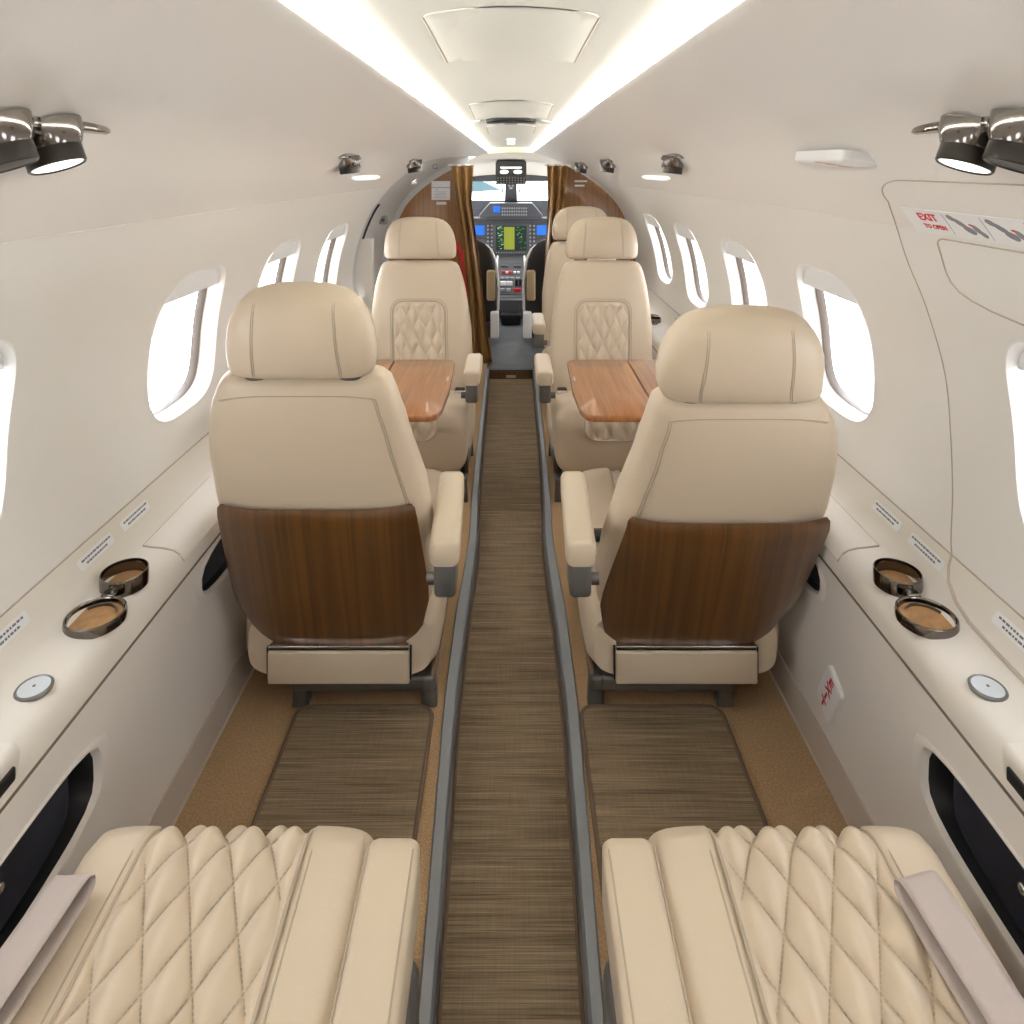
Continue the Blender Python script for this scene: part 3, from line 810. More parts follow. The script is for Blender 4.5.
            # ---- walnut back shell
            wb = MB(); rows_o = []; rows_i = []
            sv_ = [-.002, .004, .02, .05, .09, .13, .17, .22, .27, .32, .36, .372, .380, .386]
            def whw(s_): return lerp([(-.002, .168), (.004, .174), (.05, .190), (.14, .216), (.2, .216), (.30, .213), (.36, .211), (.38, .209), (.386, .203)], s_)
            for s_ in sv_:
                hw = whw(s_); ro = []; ri = []
                for f in frange(-1, 1, 33):
                    a = hw*f; bow = -.020+.016*abs(f)**5
                    lip = 0.
                    if s_ > .35: lip = .010*((s_-.35)/.036)**2
                    ro.append(B(a, bow+lip, s_)); ri.append(B(a*.985, bow+.009+lip*.3, s_))
                rows_o.append(ro); rows_i.append(ri)
            wb.loft([ro+ri[::-1] for ro, ri in zip(rows_o, rows_i)])
            wb.build('wood_back_panel', 'wood', root, smooth=40)
        # ---- headrest
        hb = MB(); rings = []
        h0 = .706*hs; hh = .196*(hs if hs > .97 else hs)
        for f, w_, t_ in ((0, .84, .055), (.02, .92, .08), (.06, .975, .100), (.14, 1., .115), (.28, 1., .124), (.42, .985, .127), (.56, .955, .124), (.68, .905, .116), (.78, .84, .105), (.86, .76, .092), (.92, .66, .076), (.965, .51, .056), (.99, .34, .035), (1., .14, .014)):
            rings.append([B(a, .058+c-.010*(a/hhw)**2, h0+hh*f) for a, c in sell(hhw*w_, t_/2, 2.9, 64)])
        hb.loft(rings); hr = hb.build('headrest', 'leather', root, smooth=70)
        def HW(f): return lerp([(0, .84), (.02, .92), (.06, .975), (.14, 1.), (.28, 1.), (.42, .985), (.56, .955), (.68, .905), (.78, .84), (.86, .76), (.92, .66), (.965, .51)], f)*hhw
        def HT(f): return lerp([(0, .045), (.02, .075), (.06, .098), (.14, .115), (.28, .124), (.42, .127), (.56, .124), (.68, .116), (.78, .104), (.86, .09), (.92, .072), (.965, .052)], f)
        for q in (-1, 1):
            for sgn in ((-1, 1)):
                for dx in (0, .004):
                    pts = []; b = MB()
                    for f in frange(.015, .90, 26):
                        a = q*(.085+dx-.012*f); hw = HW(f)
                        if abs(a) > hw*.985: break
                        k = (max(0, 1-abs(a/hw)**2.9))**(1/2.9)
                        pts.append(B(a, .058-.010*(a/hhw)**2+sgn*(HT(f)/2*k+.0003), h0+hh*f))
                    b.tube(pts, .0010, 6); b.build('seam', 'seam', hr)
        for q in (-1, 1):
            b = MB(); b.tube([B(q*.07, .062, h0-.05), B(q*.07, .060, h0+.04)], .007, 12); b.build('headrest_post', 'chrome', root)
            b = MB(); b.loft([[B(q*.095+a, .050+c, H-.012+z) for a, c in sell(.026, .016, 2.5, 28)] for z in (0, .014, .016)]); b.build('post_guide', 'darkmetal', root)
    # ---- armrest
    if arm:
        ax = inb*arm_x; y0, y1 = -.195, .125
        if facing < 0: y0, y1 = .24, .49
        b = MB(); rings = []
        n_ = 9
        for k, yy in enumerate([y0, y0+.004, y0+.012, y0+.03, (y0+y1)/2, y1-.03, y1-.012, y1-.004, y1]):
            sc = (.80, .92, .98, 1, 1, 1, .98, .92, .80)[k]
            xx = ax + inb*(-.012*(yy-y0)/(y1-y0) if facing > 0 else 0)
            rings.append([(xx+a*sc, yy, arm_z-.030+c*sc) for a, c in rrect(-.031, .031, -.024, .030, .015, 5)])
        b.loft(rings); ao = b.build('armrest', 'leather', root, smooth=50)
        b = MB(); yb = (y0+.006) if facing > 0 else (y1-.075)
        b.box((ax-.022, yb, arm_z-.118), (ax+.022, yb+.07, arm_z-.048), .009); b.build('armrest_bracket', 'metal', root, smooth=30)
        b = MB(); b.tube([(ax-inb*.04, yb+.035, arm_z-.098), (ax-inb*.018, yb+.035, arm_z-.098)], .012, 16); b.build('pivot', 'darkmetal', root)
    if low_arm:
        ax = inb*.222
        b = MB(); rings = []; y0, y1 = -.05, CL-.046
        for yy, sc in ((y0, .85), (y0+.01, 1), (y1-.05, 1), (y1-.016, .985), (y1-.005, .94), (y1, .82)):
            rings.append([(ax+a*sc, yy, z_front-.037+c*sc) for a, c in rrect(-.036, .036, -.055, .031, .013, 6)])
        b.loft(rings); ao = b.build('armrest', 'leather', root, smooth=50)
        b = MB(); b.tube([(ax+inb*.027, yy, z_front-.0065) for yy in frange(y0+.02, y1-.02, 12)], .0013, 6)
        b.build('seam', 'seam', ao); b = MB(); b.tube([(ax-inb*.034, yy, z_front-.010) for yy in frange(y0+.02, y1-.012, 12)], .0018, 6); b.build('seam', 'seam', ao)
        b = MB(); b.box((min(ax, ax+inb*.04), -.05, .05), (max(ax, ax+inb*.04), CL-.09, .24), .015); b.build('side_cover', 'metal', root, smooth=30)
    if belt:
        # folded belt webbing lying along the outboard bolster
        bx = -inb*(.145 if inb > 0 else .105); b = MB(); rows = []
        pts = []
        zt = z_front
        for yy, z in ((-.12, .46), (.0, zt+.045), (.10, zt+.026), (.20, zt+.022), (.32, zt+.024), (.385, zt+.026), (.402, zt+.020), (.406, zt+.012), (.396, zt+.006), (.36, zt+.004), (.22, zt+.003), (.08, zt+.004)):
            pts.append((yy, z))
        pp = [crom(pts, t) for t in frange(0, len(pts)-1, 60)]
        for k, (yy, z) in enumerate(pp):
            f = k/59; tw = -inb*(.030*(1-f)*0 + (.012 if f < .62 else .012-.03*(f-.62)))
            cx = bx-inb*(.055-(yy+.12)*.10)+tw
            rows.append([(cx+a, yy+(a*inb)*-.10, z+.003*math.sin(a*60)) for a in frange(-.024, .024, 7)])
        b.grid(rows); o = b.build('seat_belt', 'belt', root, smooth=60)
        so = o.modifiers.new('thickness', 'SOLIDIFY'); so.thickness = .0018
    else:
        bc = empty('x'); bpy.data.objects.remove(bc)
        bx = inb*.165
        b = MB(); b.box((bx-.021, .135, z_rear+.008), (bx+.021, .175, z_rear+.024), .006); bo = b.build('belt_buckle', 'black', root, smooth=30)
        b = MB(); b.box((bx-.023, .174, z_rear+.006), (bx+.023, .182, z_rear+.022), .003); b.build('buckle_rim', 'bright', bo, smooth=30)
    return root

SEATS = {}
SEATS['L2'] = make_seat(-.385, 1.55, 1, 1, 18, 'left second-row cream leather seat seen from behind with walnut back panel', roll=-.0, hs=.97, bwid=1.045, shift=((0, 0), (.1, -.008), (.36, -.024), (.50, -.042), (.6, -.044), (.72, -.034), (.9, -.032)))
SEATS['R2'] = make_seat(.392, 1.55, 1, -1, 23, 'right second-row cream leather seat seen from behind with walnut back panel', roll=0., hhw=.158, hs=.955, bwid=1.02, shift=((0, 0), (.1, .012), (.36, .056), (.50, .072), (.6, .070), (.72, .046), (.9, .044)))
SEATS['L1'] = make_seat(-.375, 2.95, -1, -1, 8, 'left front cream leather seat facing the camera with quilted back', hs=.945, wood_back=False, roll=.035, hhw=.158, arm_x=.232)
SEATS['R1'] = make_seat(.375, 2.95, -1, 1, 8, 'right front cream leather seat facing the camera with quilted back', hs=.945, wood_back=False, roll=-.035, hhw=.158)
SEATS['R0'] = make_seat(.385, 3.68, -1, 1, 8, 'farthest cream leather seat on the right, partly hidden behind the right front seat', hs=.945, wood_back=False, roll=.0, hhw=.16)
for k in ('L2', 'R2', 'L1', 'R1', 'R0'): pass
SEATS['L3'] = make_seat(-.378, .437, 1, 1, 56, 'left foreground cream seat with quilted cushion and folded belt', stitched=True, low_arm=True, belt=True, arm=False, z_front=.352, z_rear=.335, chw=.195, wood_back=True, cushion_len=.525)
SEATS['R3'] = make_seat(.378, .437, 1, -1, 56, 'right foreground cream seat with quilted cushion and folded belt', stitched=True, low_arm=True, belt=True, arm=False, z_front=.352, z_rear=.335, chw=.195, wood_back=True, cushion_len=.525)
b = MB(); b.box((.068, .4495, .060), (.092, .458, .085), .002); b.build('red_tab', 'red', SEATS['R1'])

# ------------------------------------------------------------------ folding tables
for side, s in SIDES:
    root = empty('folding_table', (s*.38, 1.99, .605), label='glossy brown folding table on the %s between the facing seats' % side, cat='table')
    zt = .0
    def slab(poly, name, r=.004):
        b = MB(); cx = sum(p[0] for p in poly)/len(poly); cy = sum(p[1] for p in poly)/len(poly)
        b.loft([[(s*(cx+(x-cx)*sc), cy+(y-cy)*sc, z) for x, y in poly] for sc, z in ((.97, -.019), (.992, -.016), (1, -.010), (1, -.005), (.993, -.0012), (.985, 0), (.4, 0.))])
        return b.build(name, 'table', root, smooth=35)
    # local x measured from centre line: inboard leaf from hinge (.380) to .19
    def corner(pts, n=4): return pts
    inb_leaf = dens([(-.002, .245), (-.002, -.255), (-.170, -.255), (-.188, -.242), (-.199, -.20), (-.205, -.05), (-.198, .215), (-.190, .235), (-.172, .245)], .03)
    leaf = slab(inb_leaf, 'inboard_leaf')
    out_leaf = dens([(.002, .245), (.002, -.255), (.26, -.255), (.275, -.24), (.275, .23), (.26, .245)], .03)
    slab(out_leaf, 'outboard_leaf')
    b = MB()
    for y in (-.17, .17): b.box((-.014, y-.03, -.022), (.014, y+.03, -.0185), .001)
    b.build('hinge', 'bright', root)
    b = MB(); b.box((min(s*.20, s*.284), -.2, -.055), (max(s*.20, s*.284), .2, -.019), .006); b.build('wall_bracket', 'darkmetal', root, smooth=30)
    b = MB(); b.box((min(-s*.194, -s*.188), .02, .0002), (max(-s*.194, -s*.188), .06, .0010)); b.build('edge_plate', 'knob', leaf)
    b = MB(); b.box((min(s*.10, s*.28), -.05, -.05), (max(s*.10, s*.28), .05, -.019), .01); b.build('arm', 'darkmetal', root, smooth=30)

# ------------------------------------------------------------------ front: door frame, partitions, curtains
def arc_strip(s, d0, d1, t0, t1, grow, n=40):
    """section strip just outside/inside the lining profile"""
    mb = MB(); rows = []
    for t in frange(t0, t1, n):
        a = SP(s, d0, t, -grow); rows.append([a, Vector((a.x, d1, a.z))])
    mb.grid(rows); return mb
# lining edge return at the entrance door on the left
b = MB(); rows = []
for t in frange(0, 6, 40):
    p = SP(-1, 3.46, t); rows.append([p, p+Vector((-.0, .012, 0)), p+Vector((-.05, .02, 0)), p+Vector((-.16, .02, .02))])
b.grid(rows); o = b.build('trim_7', 'wall', smooth=50); o['kind'] = 'structure'
# grey door frame hoop between lining and wood partition
root = empty('door_frame', (-.85, 4.2, .0), label='grey metal entrance door frame hoop on the left ahead of the windows', cat='door frame'); o0 = Vector(root.location)
b = MB(); rows = []
hoop = []
for t in frange(0.0, 10.2, 60):
    f = max(0, min(1, (t-8.2)/2.6))**1.5
    rows.append([SP(-1, d, t, -.016) for d in frange(3.50+.82*f, 4.322, 6)]+[SP(-1, 4.324, t, .016), SP(-1, 4.328, t, .018)])
b.grid(rows); b.xf(lambda p: p-o0).build('hoop', 'greyframe', root, smooth=30)
for t, sz, nm, mt_ in ((3.55, .022, 'latch', 'metal'), (6.35, .017, 'round_latch', 'bright'), (8.2, .014, 'slot_latch', 'metal')):
    p = SP(-1, 3.95, t, -.004)-o0
    b = MB(); b.box((-sz, -.03, -sz*1.1), (sz, .02, sz*1.1), .006); b.xf(lambda v: v+p); lo = b.build(nm, mt_, root, smooth=30)
    if nm == 'latch':
        b = MB(); b.lathe([(.011, 0), (.011, .006), (.006, .007), (.001, .007)], 20, Matrix.Translation(p+Vector((.002, -.03, 0))) @ Matrix.Rotation(PI/2, 4, 'X')); b.build('keyhole', 'black', lo)
b = MB(); b.tube([SP(-1, 3.62, t, -.014)-o0 for t in frange(1.0, 4.6, 20)], .008, 8); b.build('rubber_seal', 'black', root)
# side of the doorway: cream jamb panel and the door itself below
b = MB(); b.box((-.86, 3.60, 0), (-.735, 3.66, .845), .004)
o = b.build('door_1', 'ledge'); o['kind'] = 'structure'
b = MB(); b.box((-.90, 3.47, 0), (-.86, 4.5, 1.2)); o = b.build('door_2', 'wall'); o['kind'] = 'structure'

def partition(name, s, x_in_tab, label):
    """wood bulkhead: inner edge x by height, outer edge on the lining"""
    pts_o = []
    for t in frange(0, 9.6, 40):
        p = SP(s, 4.36, t, .004); pts_o.append((abs(p.x), p.z))
    poly = [(.60, .0), (.66, .3)] + pts_o
    xi = [(z, lerp(x_in_tab, z)) for z in frange(1.232, 0., 24)]
    poly = [p for p in poly if p[1] <= 1.234] + [(x, z) for z, x in xi]
    b = MB(); b.prism(poly, 4.33, 4.365, lambda u, v, w: (s*u, w, v))
    o = b.build(name, 'bulk', smooth=20); tag(o, label, 'partition'); return o
pl = partition('wood_partition', -1, [(0, .24), (.5, .26), (.9, .30), (1.234, .355)], 'brown wood partition beside the left entrance with a white notice')
pr_ = partition('wood_partition', 1, [(0, .22), (.5, .27), (.9, .29), (1.234, .33)], 'brown wood partition on the right behind the farthest seat')
def dec(x0, x1, z0, z1, d=4.332, th=.005):
    b = MB(); b.box((x0, d-th, z0), (x1, d, z1), .0008); return b
r0 = dec(-.505, -.388, 1.015, 1.135, 4.33, .010).build('notice_holder', 'white'); tag(r0, 'white notice holder on the left wood partition', 'sign')
dec(-.505, -.388, 1.092, 1.096, 4.3205, .001).build('fold_line', 'greyink', r0)
dec(-.472, -.466, 1.078, 1.085, 4.3205, .001).build('red_dot', 'red', r0)
b = MB()
for k in range(5): b.box((-.49+.01*(k % 2), 4.3185, 1.03+.009*k), (-.41, 4.3205, 1.032+.009*k))
b.build('print', 'knob', r0, smooth=0)
tag(dec(-.475, -.412, .985, 1.003).build('placard', 'white'), 'narrow white placard just under the notice on the left partition', 'sign')
b = MB(); b.lathe([(.009, 0), (.009, .012), (.006, .015), (.001, .015)], 16, Matrix.Translation((-.450, 4.331, 1.153)) @ Matrix.Rotation(PI/2, 4, 'X')); tag(b.build('coat_hook', 'metal'), 'tiny grey stud above the notice on the left partition', 'hook')
tag(dec(.405, .485, 1.128, 1.140).build('placard', 'white'), 'upper white placard strip on the right wood partition', 'sign')
tag(dec(.405, .468, 1.100, 1.112).build('placard', 'white'), 'lower white placard strip on the right wood partition', 'sign')
# red strap hanging at the left partition
b = MB(); pts = [(-.39, 4.320, .78), (-.345, 4.320, .73), (-.315, 4.320, .66), (-.295, 4.320, .56), (-.285, 4.320, .42), (-.282, 4.320, .25)]
rows = []
for t in frange(0, 5, 40):
    p = Vector(crom(pts, t)); rows.append([p+Vector((dx, dy, 0)) for dx, dy in ((-.018, 0), (-.009, -.004), (0, -.005), (.009, -.004), (.018, 0))])
b.grid(rows); o = b.build('red_strap', 'redstrap'); so = o.modifiers.new('thickness', 'SOLIDIFY'); so.thickness = .003
tag(o, 'red strap hanging behind the left front seat beside the curtain', 'strap')
# curtains
def curtain(s, tabc, label, nf, amp):
    b = MB(); rows = []; ztop = 1.232
    for z in frange(ztop, .0, 46):
        x0, x1 = lerp(tabc[0], z), lerp(tabc[1], z); row = []
        for k in range(61):
            f = k/60; fold = math.sin(2*PI*nf*f+.6*math.sin(3*z)+.3*s)
            row.append(Vector((s*(x0+(x1-x0)*f), 4.262+amp*fold*(.55+.45*math.sin(1.3*z+f*2)), z)))
        rows.append(row)
    b.grid(rows); o = b.build('curtain', 'curtain', smooth=180)
    so = o.modifiers.new('thickness', 'SOLIDIFY'); so.thickness = .003
    tag(o, label, 'curtain')
    b = MB(); pts = [Vector((s*x, 4.262+amp*math.sin(2*PI*nf*(x-tabc[0][-1][1])/max(.01, tabc[1][-1][1]-tabc[0][-1][1])), 1.236)) for x in frange(tabc[0][-1][1]-.01, tabc[1][-1][1]+.02, 30)]
    b.tube(pts, .006, 8); b.build('heading', 'ledge', o)
curtain(-1, ([(0, .115), (.25, .155), (.7, .205), (1.0, .245), (1.232, .235)], [(0, .26), (.4, .27), (.8, .31), (1.1, .36), (1.232, .375)]), 'brown gathered curtain hanging at the left of the cockpit opening', 2.4, .024)
curtain(1, ([(0, .20), (.4, .205), (.7, .215), (1.0, .232), (1.232, .225)], [(0, .27), (.4, .28), (.8, .31), (1.1, .345), (1.232, .36)]), 'brown gathered curtain hanging at the right of the cockpit opening', 2.6, .024)

# ------------------------------------------------------------------ cockpit
# liner: ceiling and sides of the cockpit
def cock(d, t):   # t 0..1 from right sill over the top to left sill
    f = (d-4.36)/(6.0-4.36); f = max(0, min(1, f))
    a = PI*t
    hx = .80-.10*f; zt = 1.36-.225*f; zs = .75+.16*f
    x = hx*sgnpow(math.cos(a), .9); z = zs+(zt-zs)*sgnpow(math.sin(a), .75)
    return Vector((x, d, z))
b = MB(); b.grid([[cock(d, t) for t in frange(.0, 1, 40)] for d in frange(4.36, 5.98, 14)])
o = b.build('trim_8', 'cream', smooth=60); o['kind'] = 'structure'; o['label'] = 'cream cockpit roof lining beyond the curtains'
b = MB()
for s in (-1, 1): b.grid([[Vector((s*(.80-.06*(d-4.36)), d, z)) for z in (-.05, .3, .55)] for d in frange(4.36, 6.4, 6)])
b.grid([[Vector((x, 6.4, z)) for x in (-.7, .7)] for z in (-.05, .9)])
o = b.build('trim_9', 'dgrey2'); o['kind'] = 'structure'
# bulkhead ring closing the gap between cabin lining and cockpit lining
b = MB(); rows = []
for k in range(61):
    t = frange(0, 24, 61)[k]
    if t <= 12: p = SP(1, 4.36, t)
    else: p = SP(-1, 4.36, 24-t)
    a = PI*k/60
    q = cock(4.37, k/60)
    e = p + Vector(((.05 if p.x > 0 else -.05), 0, .12)); rows.append([p, Vector((e.x*1.02, 4.37, max(e.z, q.z+.03)))])
b.grid(rows); o = b.build('trim_10', 'cream'); o['kind'] = 'structure'
b = MB(); b.box((-.72, STEP+.03, -.03), (.72, 6.4, -.004)); o = b.build('trim_11', 'cockfloor'); o['kind'] = 'structure'; o['label'] = 'grey cockpit floor'
b = MB(); b.box((-.80, D0-.03, -.1), (.80, D0, 1.5)); o = b.build('wall_back', 'wall'); o['kind'] = 'structure'

def facing_panel(poly, d, tilt=0., zc=0., th=.04):
    b = MB(); b.prism(poly, 0, th, lambda u, v, w: (u, d+w+(v-zc)*tilt, v)); return b
# windshield: two panes and the dark header with its post
root = empty('windshield', (0, 5.98, 1.0), label='bright two-pane cockpit windshield with dark header and centre post', cat='windshield'); o0 = Vector(root.location)
for s in (-1, 1):
    b = MB(); b.prism([(s*.055, .80), (s*.66, .80), (s*.60, 1.13), (s*.055, 1.15)], 0, .006, lambda u, v, w: (u, 6.30-(v-.80)*.75+w, v)); b.xf(lambda p: p-o0).build('pane', 'glass', root)
b = MB(); b.box((-.72, 5.88, 1.126), (.72, 5.975, 1.198), .012); b.xf(lambda p: Vector((p.x, p.y, p.z-.05*abs(p.x)))-o0).build('header', 'dgrey', root)
b = MB(); b.prism([(-.062, .80), (.062, .80), (.056, .95), (.050, 1.13), (-.050, 1.13), (-.056, .95)], 0, .03, lambda u, v, w: (u, 6.27-(v-.80)*.75+w, v)); b.xf(lambda p: p-o0); cp = b.build('centre_post', 'dgrey', root, bevel=.004)
b = MB()
for s in (-1, 1): b.box((s*.074-.008, 5.96, .985), (s*.074+.008, 5.99, 1.025), .003)
b.box((-.024, 5.935, 1.045), (-.006, 5.955, 1.06), .002); b.box((.006, 5.935, 1.045), (.024, 5.955, 1.06), .002); b.box((-.014, 5.935, 1.02), (.014, 5.955, 1.04), .002)
b.xf(lambda p: p-o0).build('compass_bracket', 'knob', cp)
for s, z0 in ((-1, 1.085),):
    b = MB(); b.box((-.60, 5.84, 1.075), (-.33, 5.87, 1.12), .01); b.xf(lambda p: p-o0).build('sun_visor', 'black', root)
# overhead panel
root = empty('overhead_panel', (0, 4.98, 1.18), label='grey overhead switch panel hanging above the cockpit windshield', cat='control panel')
b = MB(); b.prism([(-.125, -.035), (.125, -.035), (.125, .085), (.112, .098), (-.112, .098), (-.125, .085)], -.03, .12, lambda u, v, w: (u, w, v)); b.build('housing', 'dgrey', root, bevel=.006)
b = MB(); b.box((-.122, -.045, -.095), (.122, .04, -.030), .006); b.build('switch_box', 'dgrey2', root, smooth=30)
b = MB(); rnd = random.Random(3)
for r_i in range(3):
    for k in range(10):
        x = -.105+.0233*k; z = -.082+.019*r_i; b.box((x-.006, -.050, z-.005), (x+.006, -.044, z+.005), .0015)
b.build('switches', 'knob', root, smooth=0)
b = MB(); b.box((-.085, -.038, .034), (.085, -.029, .047), .003); b.build('light_bar', 'lens', root)
for s in (-1, 1):
    b = MB(); b.loft([[(s*.055+a, y, .006+c) for a, c in sell(.034, .016, 2.2, 24)] for y in (-.029, -.040, -.043)]); b.build('map_light', 'lens', root)
root.scale = (.9, .9, .9)
# instrument panel
root = empty('instrument_panel', (0, 6.1, .4), label='dark grey cockpit instrument panel with glowing displays', cat='control panel')
def P(b, nm, m, par=None, **k): return b.build(nm, m, par or root, **k)
zz = lambda y, d=6.06: CAMZ-(y-163)*d/680-.4
xx = lambda px, d=6.06: (px-511)*d/680
b = MB(); b.prism([(-.66, zz(262)), (.66, zz(262)), (.66, zz(222)), (.60, zz(219)), (-.60, zz(219)), (-.66, zz(222))], -.02, .10, lambda u, v, w: (u, w, v)); P(b, 'main_panel', 'dgrey', bevel=.004)
b = MB(); b.prism([(-.27, zz(218)), (.27, zz(218)), (.285, zz(215.5)), (.19, zz(203)), (-.19, zz(203)), (-.285, zz(215.5))], -.06, .10, lambda u, v, w: (u, w, v)); gs = P(b, 'glareshield', 'dgrey', bevel=.006)
b = MB(); b.prism([(-.225, zz(216)), (.225, zz(216)), (.165, zz(204.6)), (-.165, zz(204.6))], -.066, -.058, lambda u, v, w: (u, w, v)); b.build('glareshield_face', 'bezel', gs)
b = MB()
for r_i in range(3):
    for k in range(11):
        x = -.075+.021*k; z = zz(214.5-3.2*r_i); b.box((x-.006, -.074, z-.007), (x+.006, -.065, z+.007), .002)
b.build('buttons', 'knob', gs, smooth=0)
b = MB(); b.box((xx(493.3), -.075, zz(212.2)), (xx(500.3), -.064, zz(206)), .003); b.build('small_display', 'blue', gs)
b = MB(); b.box((-.70, -.08, zz(220.5)), (.70, .10, zz(217.8)), .006); P(b, 'sill', 'dgrey2')
def display(x0, x1, y0, y1, nm, m):
    b = MB(); b.box((xx(x0)-.03, -.034, zz(y1)-.03), (xx(x1)+.03, -.018, zz(y0)+.018), .006); h = P(b, nm, 'bezel', smooth=30)
    b = MB(); b.box((xx(x0), -.038, zz(y1)), (xx(x1), -.033, zz(y0))); b.build('screen', m, h, smooth=0); return h
mfd = display(496, 526.5, 226, 250.5, 'centre_display', 'scrdark')
b = MB(); b.box((xx(504), -.0395, zz(249.5)), (xx(514.5), -.0375, zz(227))); b.build('map_area', 'scrmap', mfd, smooth=0)
b = MB(); b2 = MB(); rnd = random.Random(11)
for k in range(46):
    x = rnd.choice([rnd.uniform(497, 502.5), rnd.uniform(516, 524.5)]); y = rnd.uniform(227, 249)
    (b if rnd.random() < .72 else b2).box((xx(x), -.0395, zz(y)-.003), (xx(x)+rnd.uniform(.008, .024), -.0375, zz(y)+.003))
b.build('readouts', 'scrgreen', mfd, smooth=0); b2.build('white_readouts', 'scrwhite', mfd, smooth=0)
b = MB()
for k in range(12): b.box((xx(496.5+2.5*k)-.005, -.0385, zz(252.8)-.004), (xx(496.5+2.5*k)+.005, -.033, zz(252.8)+.004))
b.build('softkeys', 'knob', mfd, smooth=0)
display(466, 484.5, 225.5, 235, 'left_display', 'blue'); display(536.8, 556, 225.5, 235, 'right_display', 'blue')
b = MB(); rnd = random.Random(5)
for s in (-1, 1):
    b = MB()
    for r_i in range(7):
        for k in range(2):
            x = s*(.172+.034*k); z = zz(226+3.9*r_i)
            b.lathe([(.009, 0), (.008, .02), (.001, .02)], 10, Matrix.Translation((x, -.02, z)) @ Matrix.Rotation(PI/2, 4, 'X'))
    P(b, 'knobs', 'knob')
# pedestal
root = empty('control_pedestal', (0, 5.4, 0), label='grey centre pedestal with levers and red switches below the cockpit displays', cat='control panel')
prof_p = [(.60, .43), (.42, .385), (.05, .20), (-.06, .10), (-.10, .09)]  # (y, z) top line, placeholder for shape reference
b = MB(); b.prism([(.64, .42), (.42, .40), (-.02, .185), (-.02, .06), (.05, .0), (.64, .0)], -.115, .115, lambda u, v, w: (w, u, v)); P(b, 'body', 'dgrey', bevel=.008)
b = MB()
for s in (-1, 1): b.tube([(s*.118, y, z) for y, z in ((.62, .425), (.42, .405), (.2, .30), (-.02, .19), (-.025, .10))], .009, 8)
P(b, 'side_trim', 'white')
sl = (.40-.185)/(.44)
def PT(x, y, off): return Vector((x, y, .185+(y+.02)*sl+off))
b = MB(); b.loft([[PT(x, y, off) for x, y in ((-.1, .01), (.1, .01), (.1, .41), (-.1, .41))] for off in (.0, .006)]); P(b, 'switch_plate', 'dgrey2', smooth=0)
def keyrow(y, xs, sx, sy, h, m, nm):
    for x in xs:
        b = MB(); c = PT(x, y, .006); b.box((c.x-sx, c.y-sy, c.z-.004), (c.x+sx, c.y+sy, c.z+h), .003)
        P(b, nm.rstrip('s'), m, smooth=30)
keyrow(.27, (-.062, -.005), .014, .014, .018, 'red', 'red_buttons'); keyrow(.27, (-.034, .03, .062), .011, .011, .014, 'white', 'white_buttons')
keyrow(.20, (-.07, -.03, .012, .055), .016, .012, .012, 'knob', 'grey_keys'); keyrow(.12, (-.062, -.012), .024, .014, .03, 'white', 'white_levers'); keyrow(.12, (.045, .075), .012, .014, .05, 'black', 'throttle_levers')
keyrow(.05, (-.07, -.02), .018, .014, .02, 'knob', 'selectors'); keyrow(.045, (.05,), .028, .012, .025, 'red', 'red_handle'); keyrow(.36, (-.055, .055), .03, .02, .008, 'bezel', 'keypads')
b = MB(); b.box((-.075, -.16, -.003), (.075, .02, .085), .012); P(b, 'foot', 'black', smooth=30)
b = MB(); b.loft([[(a*k, y, z) for a, z in ((-.10, .055), (.10, .055), (.112, .18), (-.112, .18))] for y, k in ((-.02, 1), (-.07, .96), (-.09, .85))]); P(b, 'rear_cover', 'dgrey', bevel=.008)
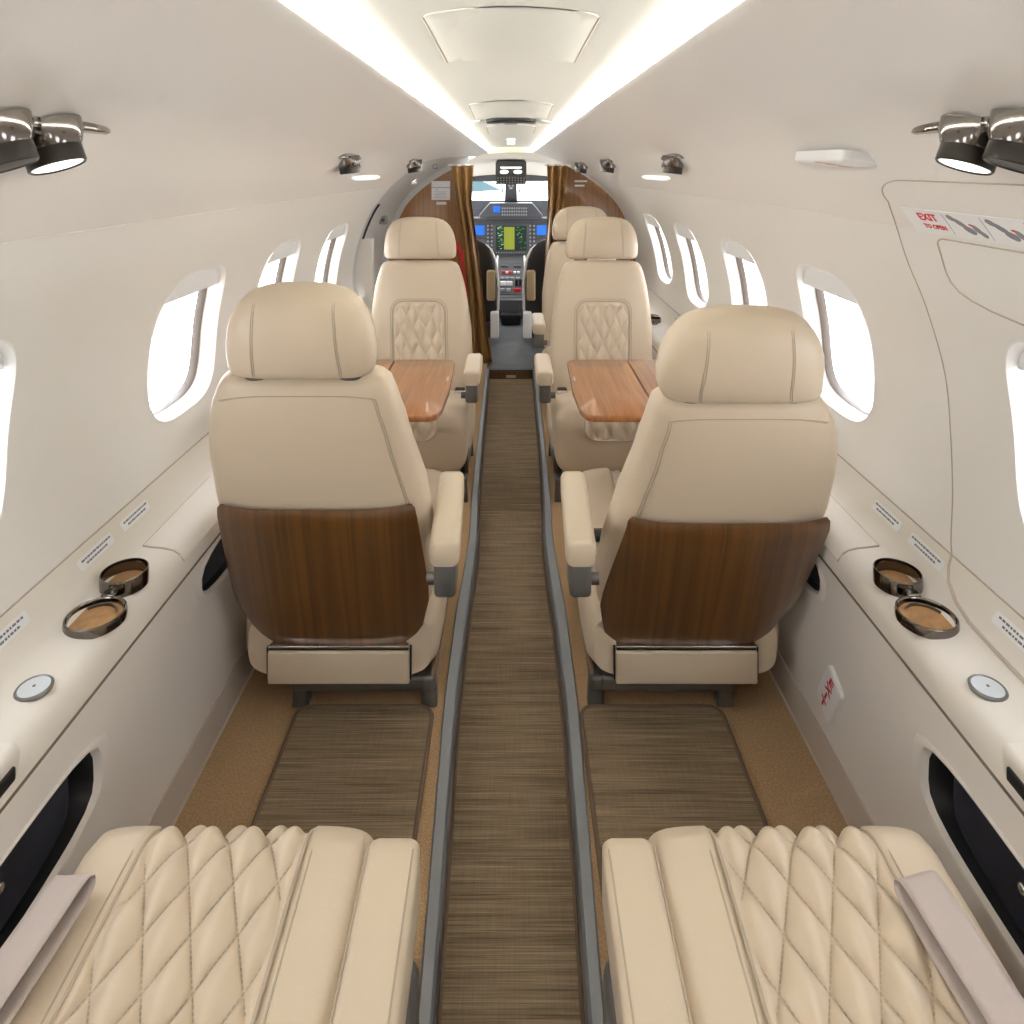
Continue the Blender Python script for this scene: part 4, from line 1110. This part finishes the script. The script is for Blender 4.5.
# pilot seats
for side, s in SIDES:
    root = empty('pilot_seat', (s*.335, 4.86, 0), label='black and white pilot seat on the %s of the cockpit seen from behind' % side, cat='seat')
    b = MB(); rings = []
    for f, w_, t_ in ((0, .80, .05), (.03, .93, .07), (.15, 1., .085), (.5, 1., .09), (.75, .93, .085), (.88, .80, .075), (.95, .62, .06), (.985, .4, .04), (1, .15, .02)):
        rings.append([(a, c-.06*f, .12+.60*f) for a, c in sell(.235*w_, t_/2, 3, 40)])
    b.loft(rings); P(b, 'backrest', 'black', smooth=60)
    b = MB(); pts = []
    for f in frange(-.02, 1, 24):
        w_ = lerp([(0, .93), (.15, 1.02), (.5, 1.02), (.75, .95), (.88, .82), (.95, .64), (1, .17)], f); pts.append((-s*.238*w_, -.06*f-.005, .12+.585*f))
    b.tube(pts, .010, 8); P(b, 'white_edge', 'white')
    b = MB(); b.box((min(-s*.225, -s*.165), -.14, .29), (max(-s*.225, -s*.165), -.07, .50), .015); P(b, 'arm_pad', 'tan', smooth=40)
    b = MB(); b.box((min(-s*.25, -s*.19), -.10, .02), (max(-s*.25, -s*.19), -.02, .20), .01); P(b, 'side_cover', 'white', smooth=30)
    b = MB(); b.box((-.2, .0, .12), (.2, .30, .24), .03); P(b, 'cushion', 'black', smooth=40)
    b = MB(); b.box((-.19, .0, -.003), (.19, .28, .11), .01); P(b, 'base', 'dgrey2', smooth=30)
# hangar edge seen through the windshield
b = MB(); b.prism([(-14, .72), (-1.45, .68), (-.42, .17), (-14, -.75)], 27, 31, lambda u, v, w: (u, w, v))
tag(b.build('hangar_roof', 'teal', smooth=0), 'teal roof edge outside, seen through the left windshield pane', 'building')

# ------------------------------------------------------------------ light, world, camera
w = bpy.data.worlds.new('World'); bpy.context.scene.world = w; w.use_nodes = True
w.node_tree.nodes['Background'].inputs['Color'].default_value = (.97, .985, 1., 1)
w.node_tree.nodes['Background'].inputs['Strength'].default_value = 7.

cam = bpy.data.cameras.new('camera'); co = bpy.data.objects.new('camera', cam); C.objects.link(co)
co.location = (0, 0, CAMZ); co.rotation_euler = (PI/2, 0, 0)
cam.sensor_width = 36; cam.lens = 36*680/1024; cam.shift_y = -349/1024; cam.shift_x = 1/1024; cam.clip_start = .02
sc = bpy.context.scene; sc.camera = co
sc.view_settings.view_transform = 'Standard'; sc.view_settings.look = 'None'; sc.view_settings.gamma = 1; sc.view_settings.use_curve_mapping = False
sc.view_settings.exposure = .16

# repeats share a group
GROUPS = {'passenger_seat': 'cream leather passenger seats', 'folding_table': 'folding tables between the facing seats', 'cup_holder': 'cup holders in the side ledges', 'placard': 'small white placards',
          'reading_light_unit': 'chrome reading light units', 'slim_lens': 'slim lens strips', 'floor_mat': 'woven floor mats', 'floor_rail': 'aisle edge rails', 'side_ledge': 'side ledges', 'curtain': 'cockpit curtains',
          'wood_partition': 'wood partitions', 'pilot_seat': 'pilot seats', 'light_strip': 'ceiling light strips', 'wall_pocket': 'oval wall pockets', 'ledge_disc': 'round ledge discs', 'ledge_latch': 'ledge latches',
          'ceiling_panel': 'ceiling access panels', 'exit_sign': 'exit signs', 'ceiling_lamp': 'tiny ceiling lamps'}
for o in C.objects:
    if not o.parent and 'label' in o and 'kind' not in o:
        g_ = GROUPS.get(o.name.split('.')[0])
        if g_: o['group'] = g_
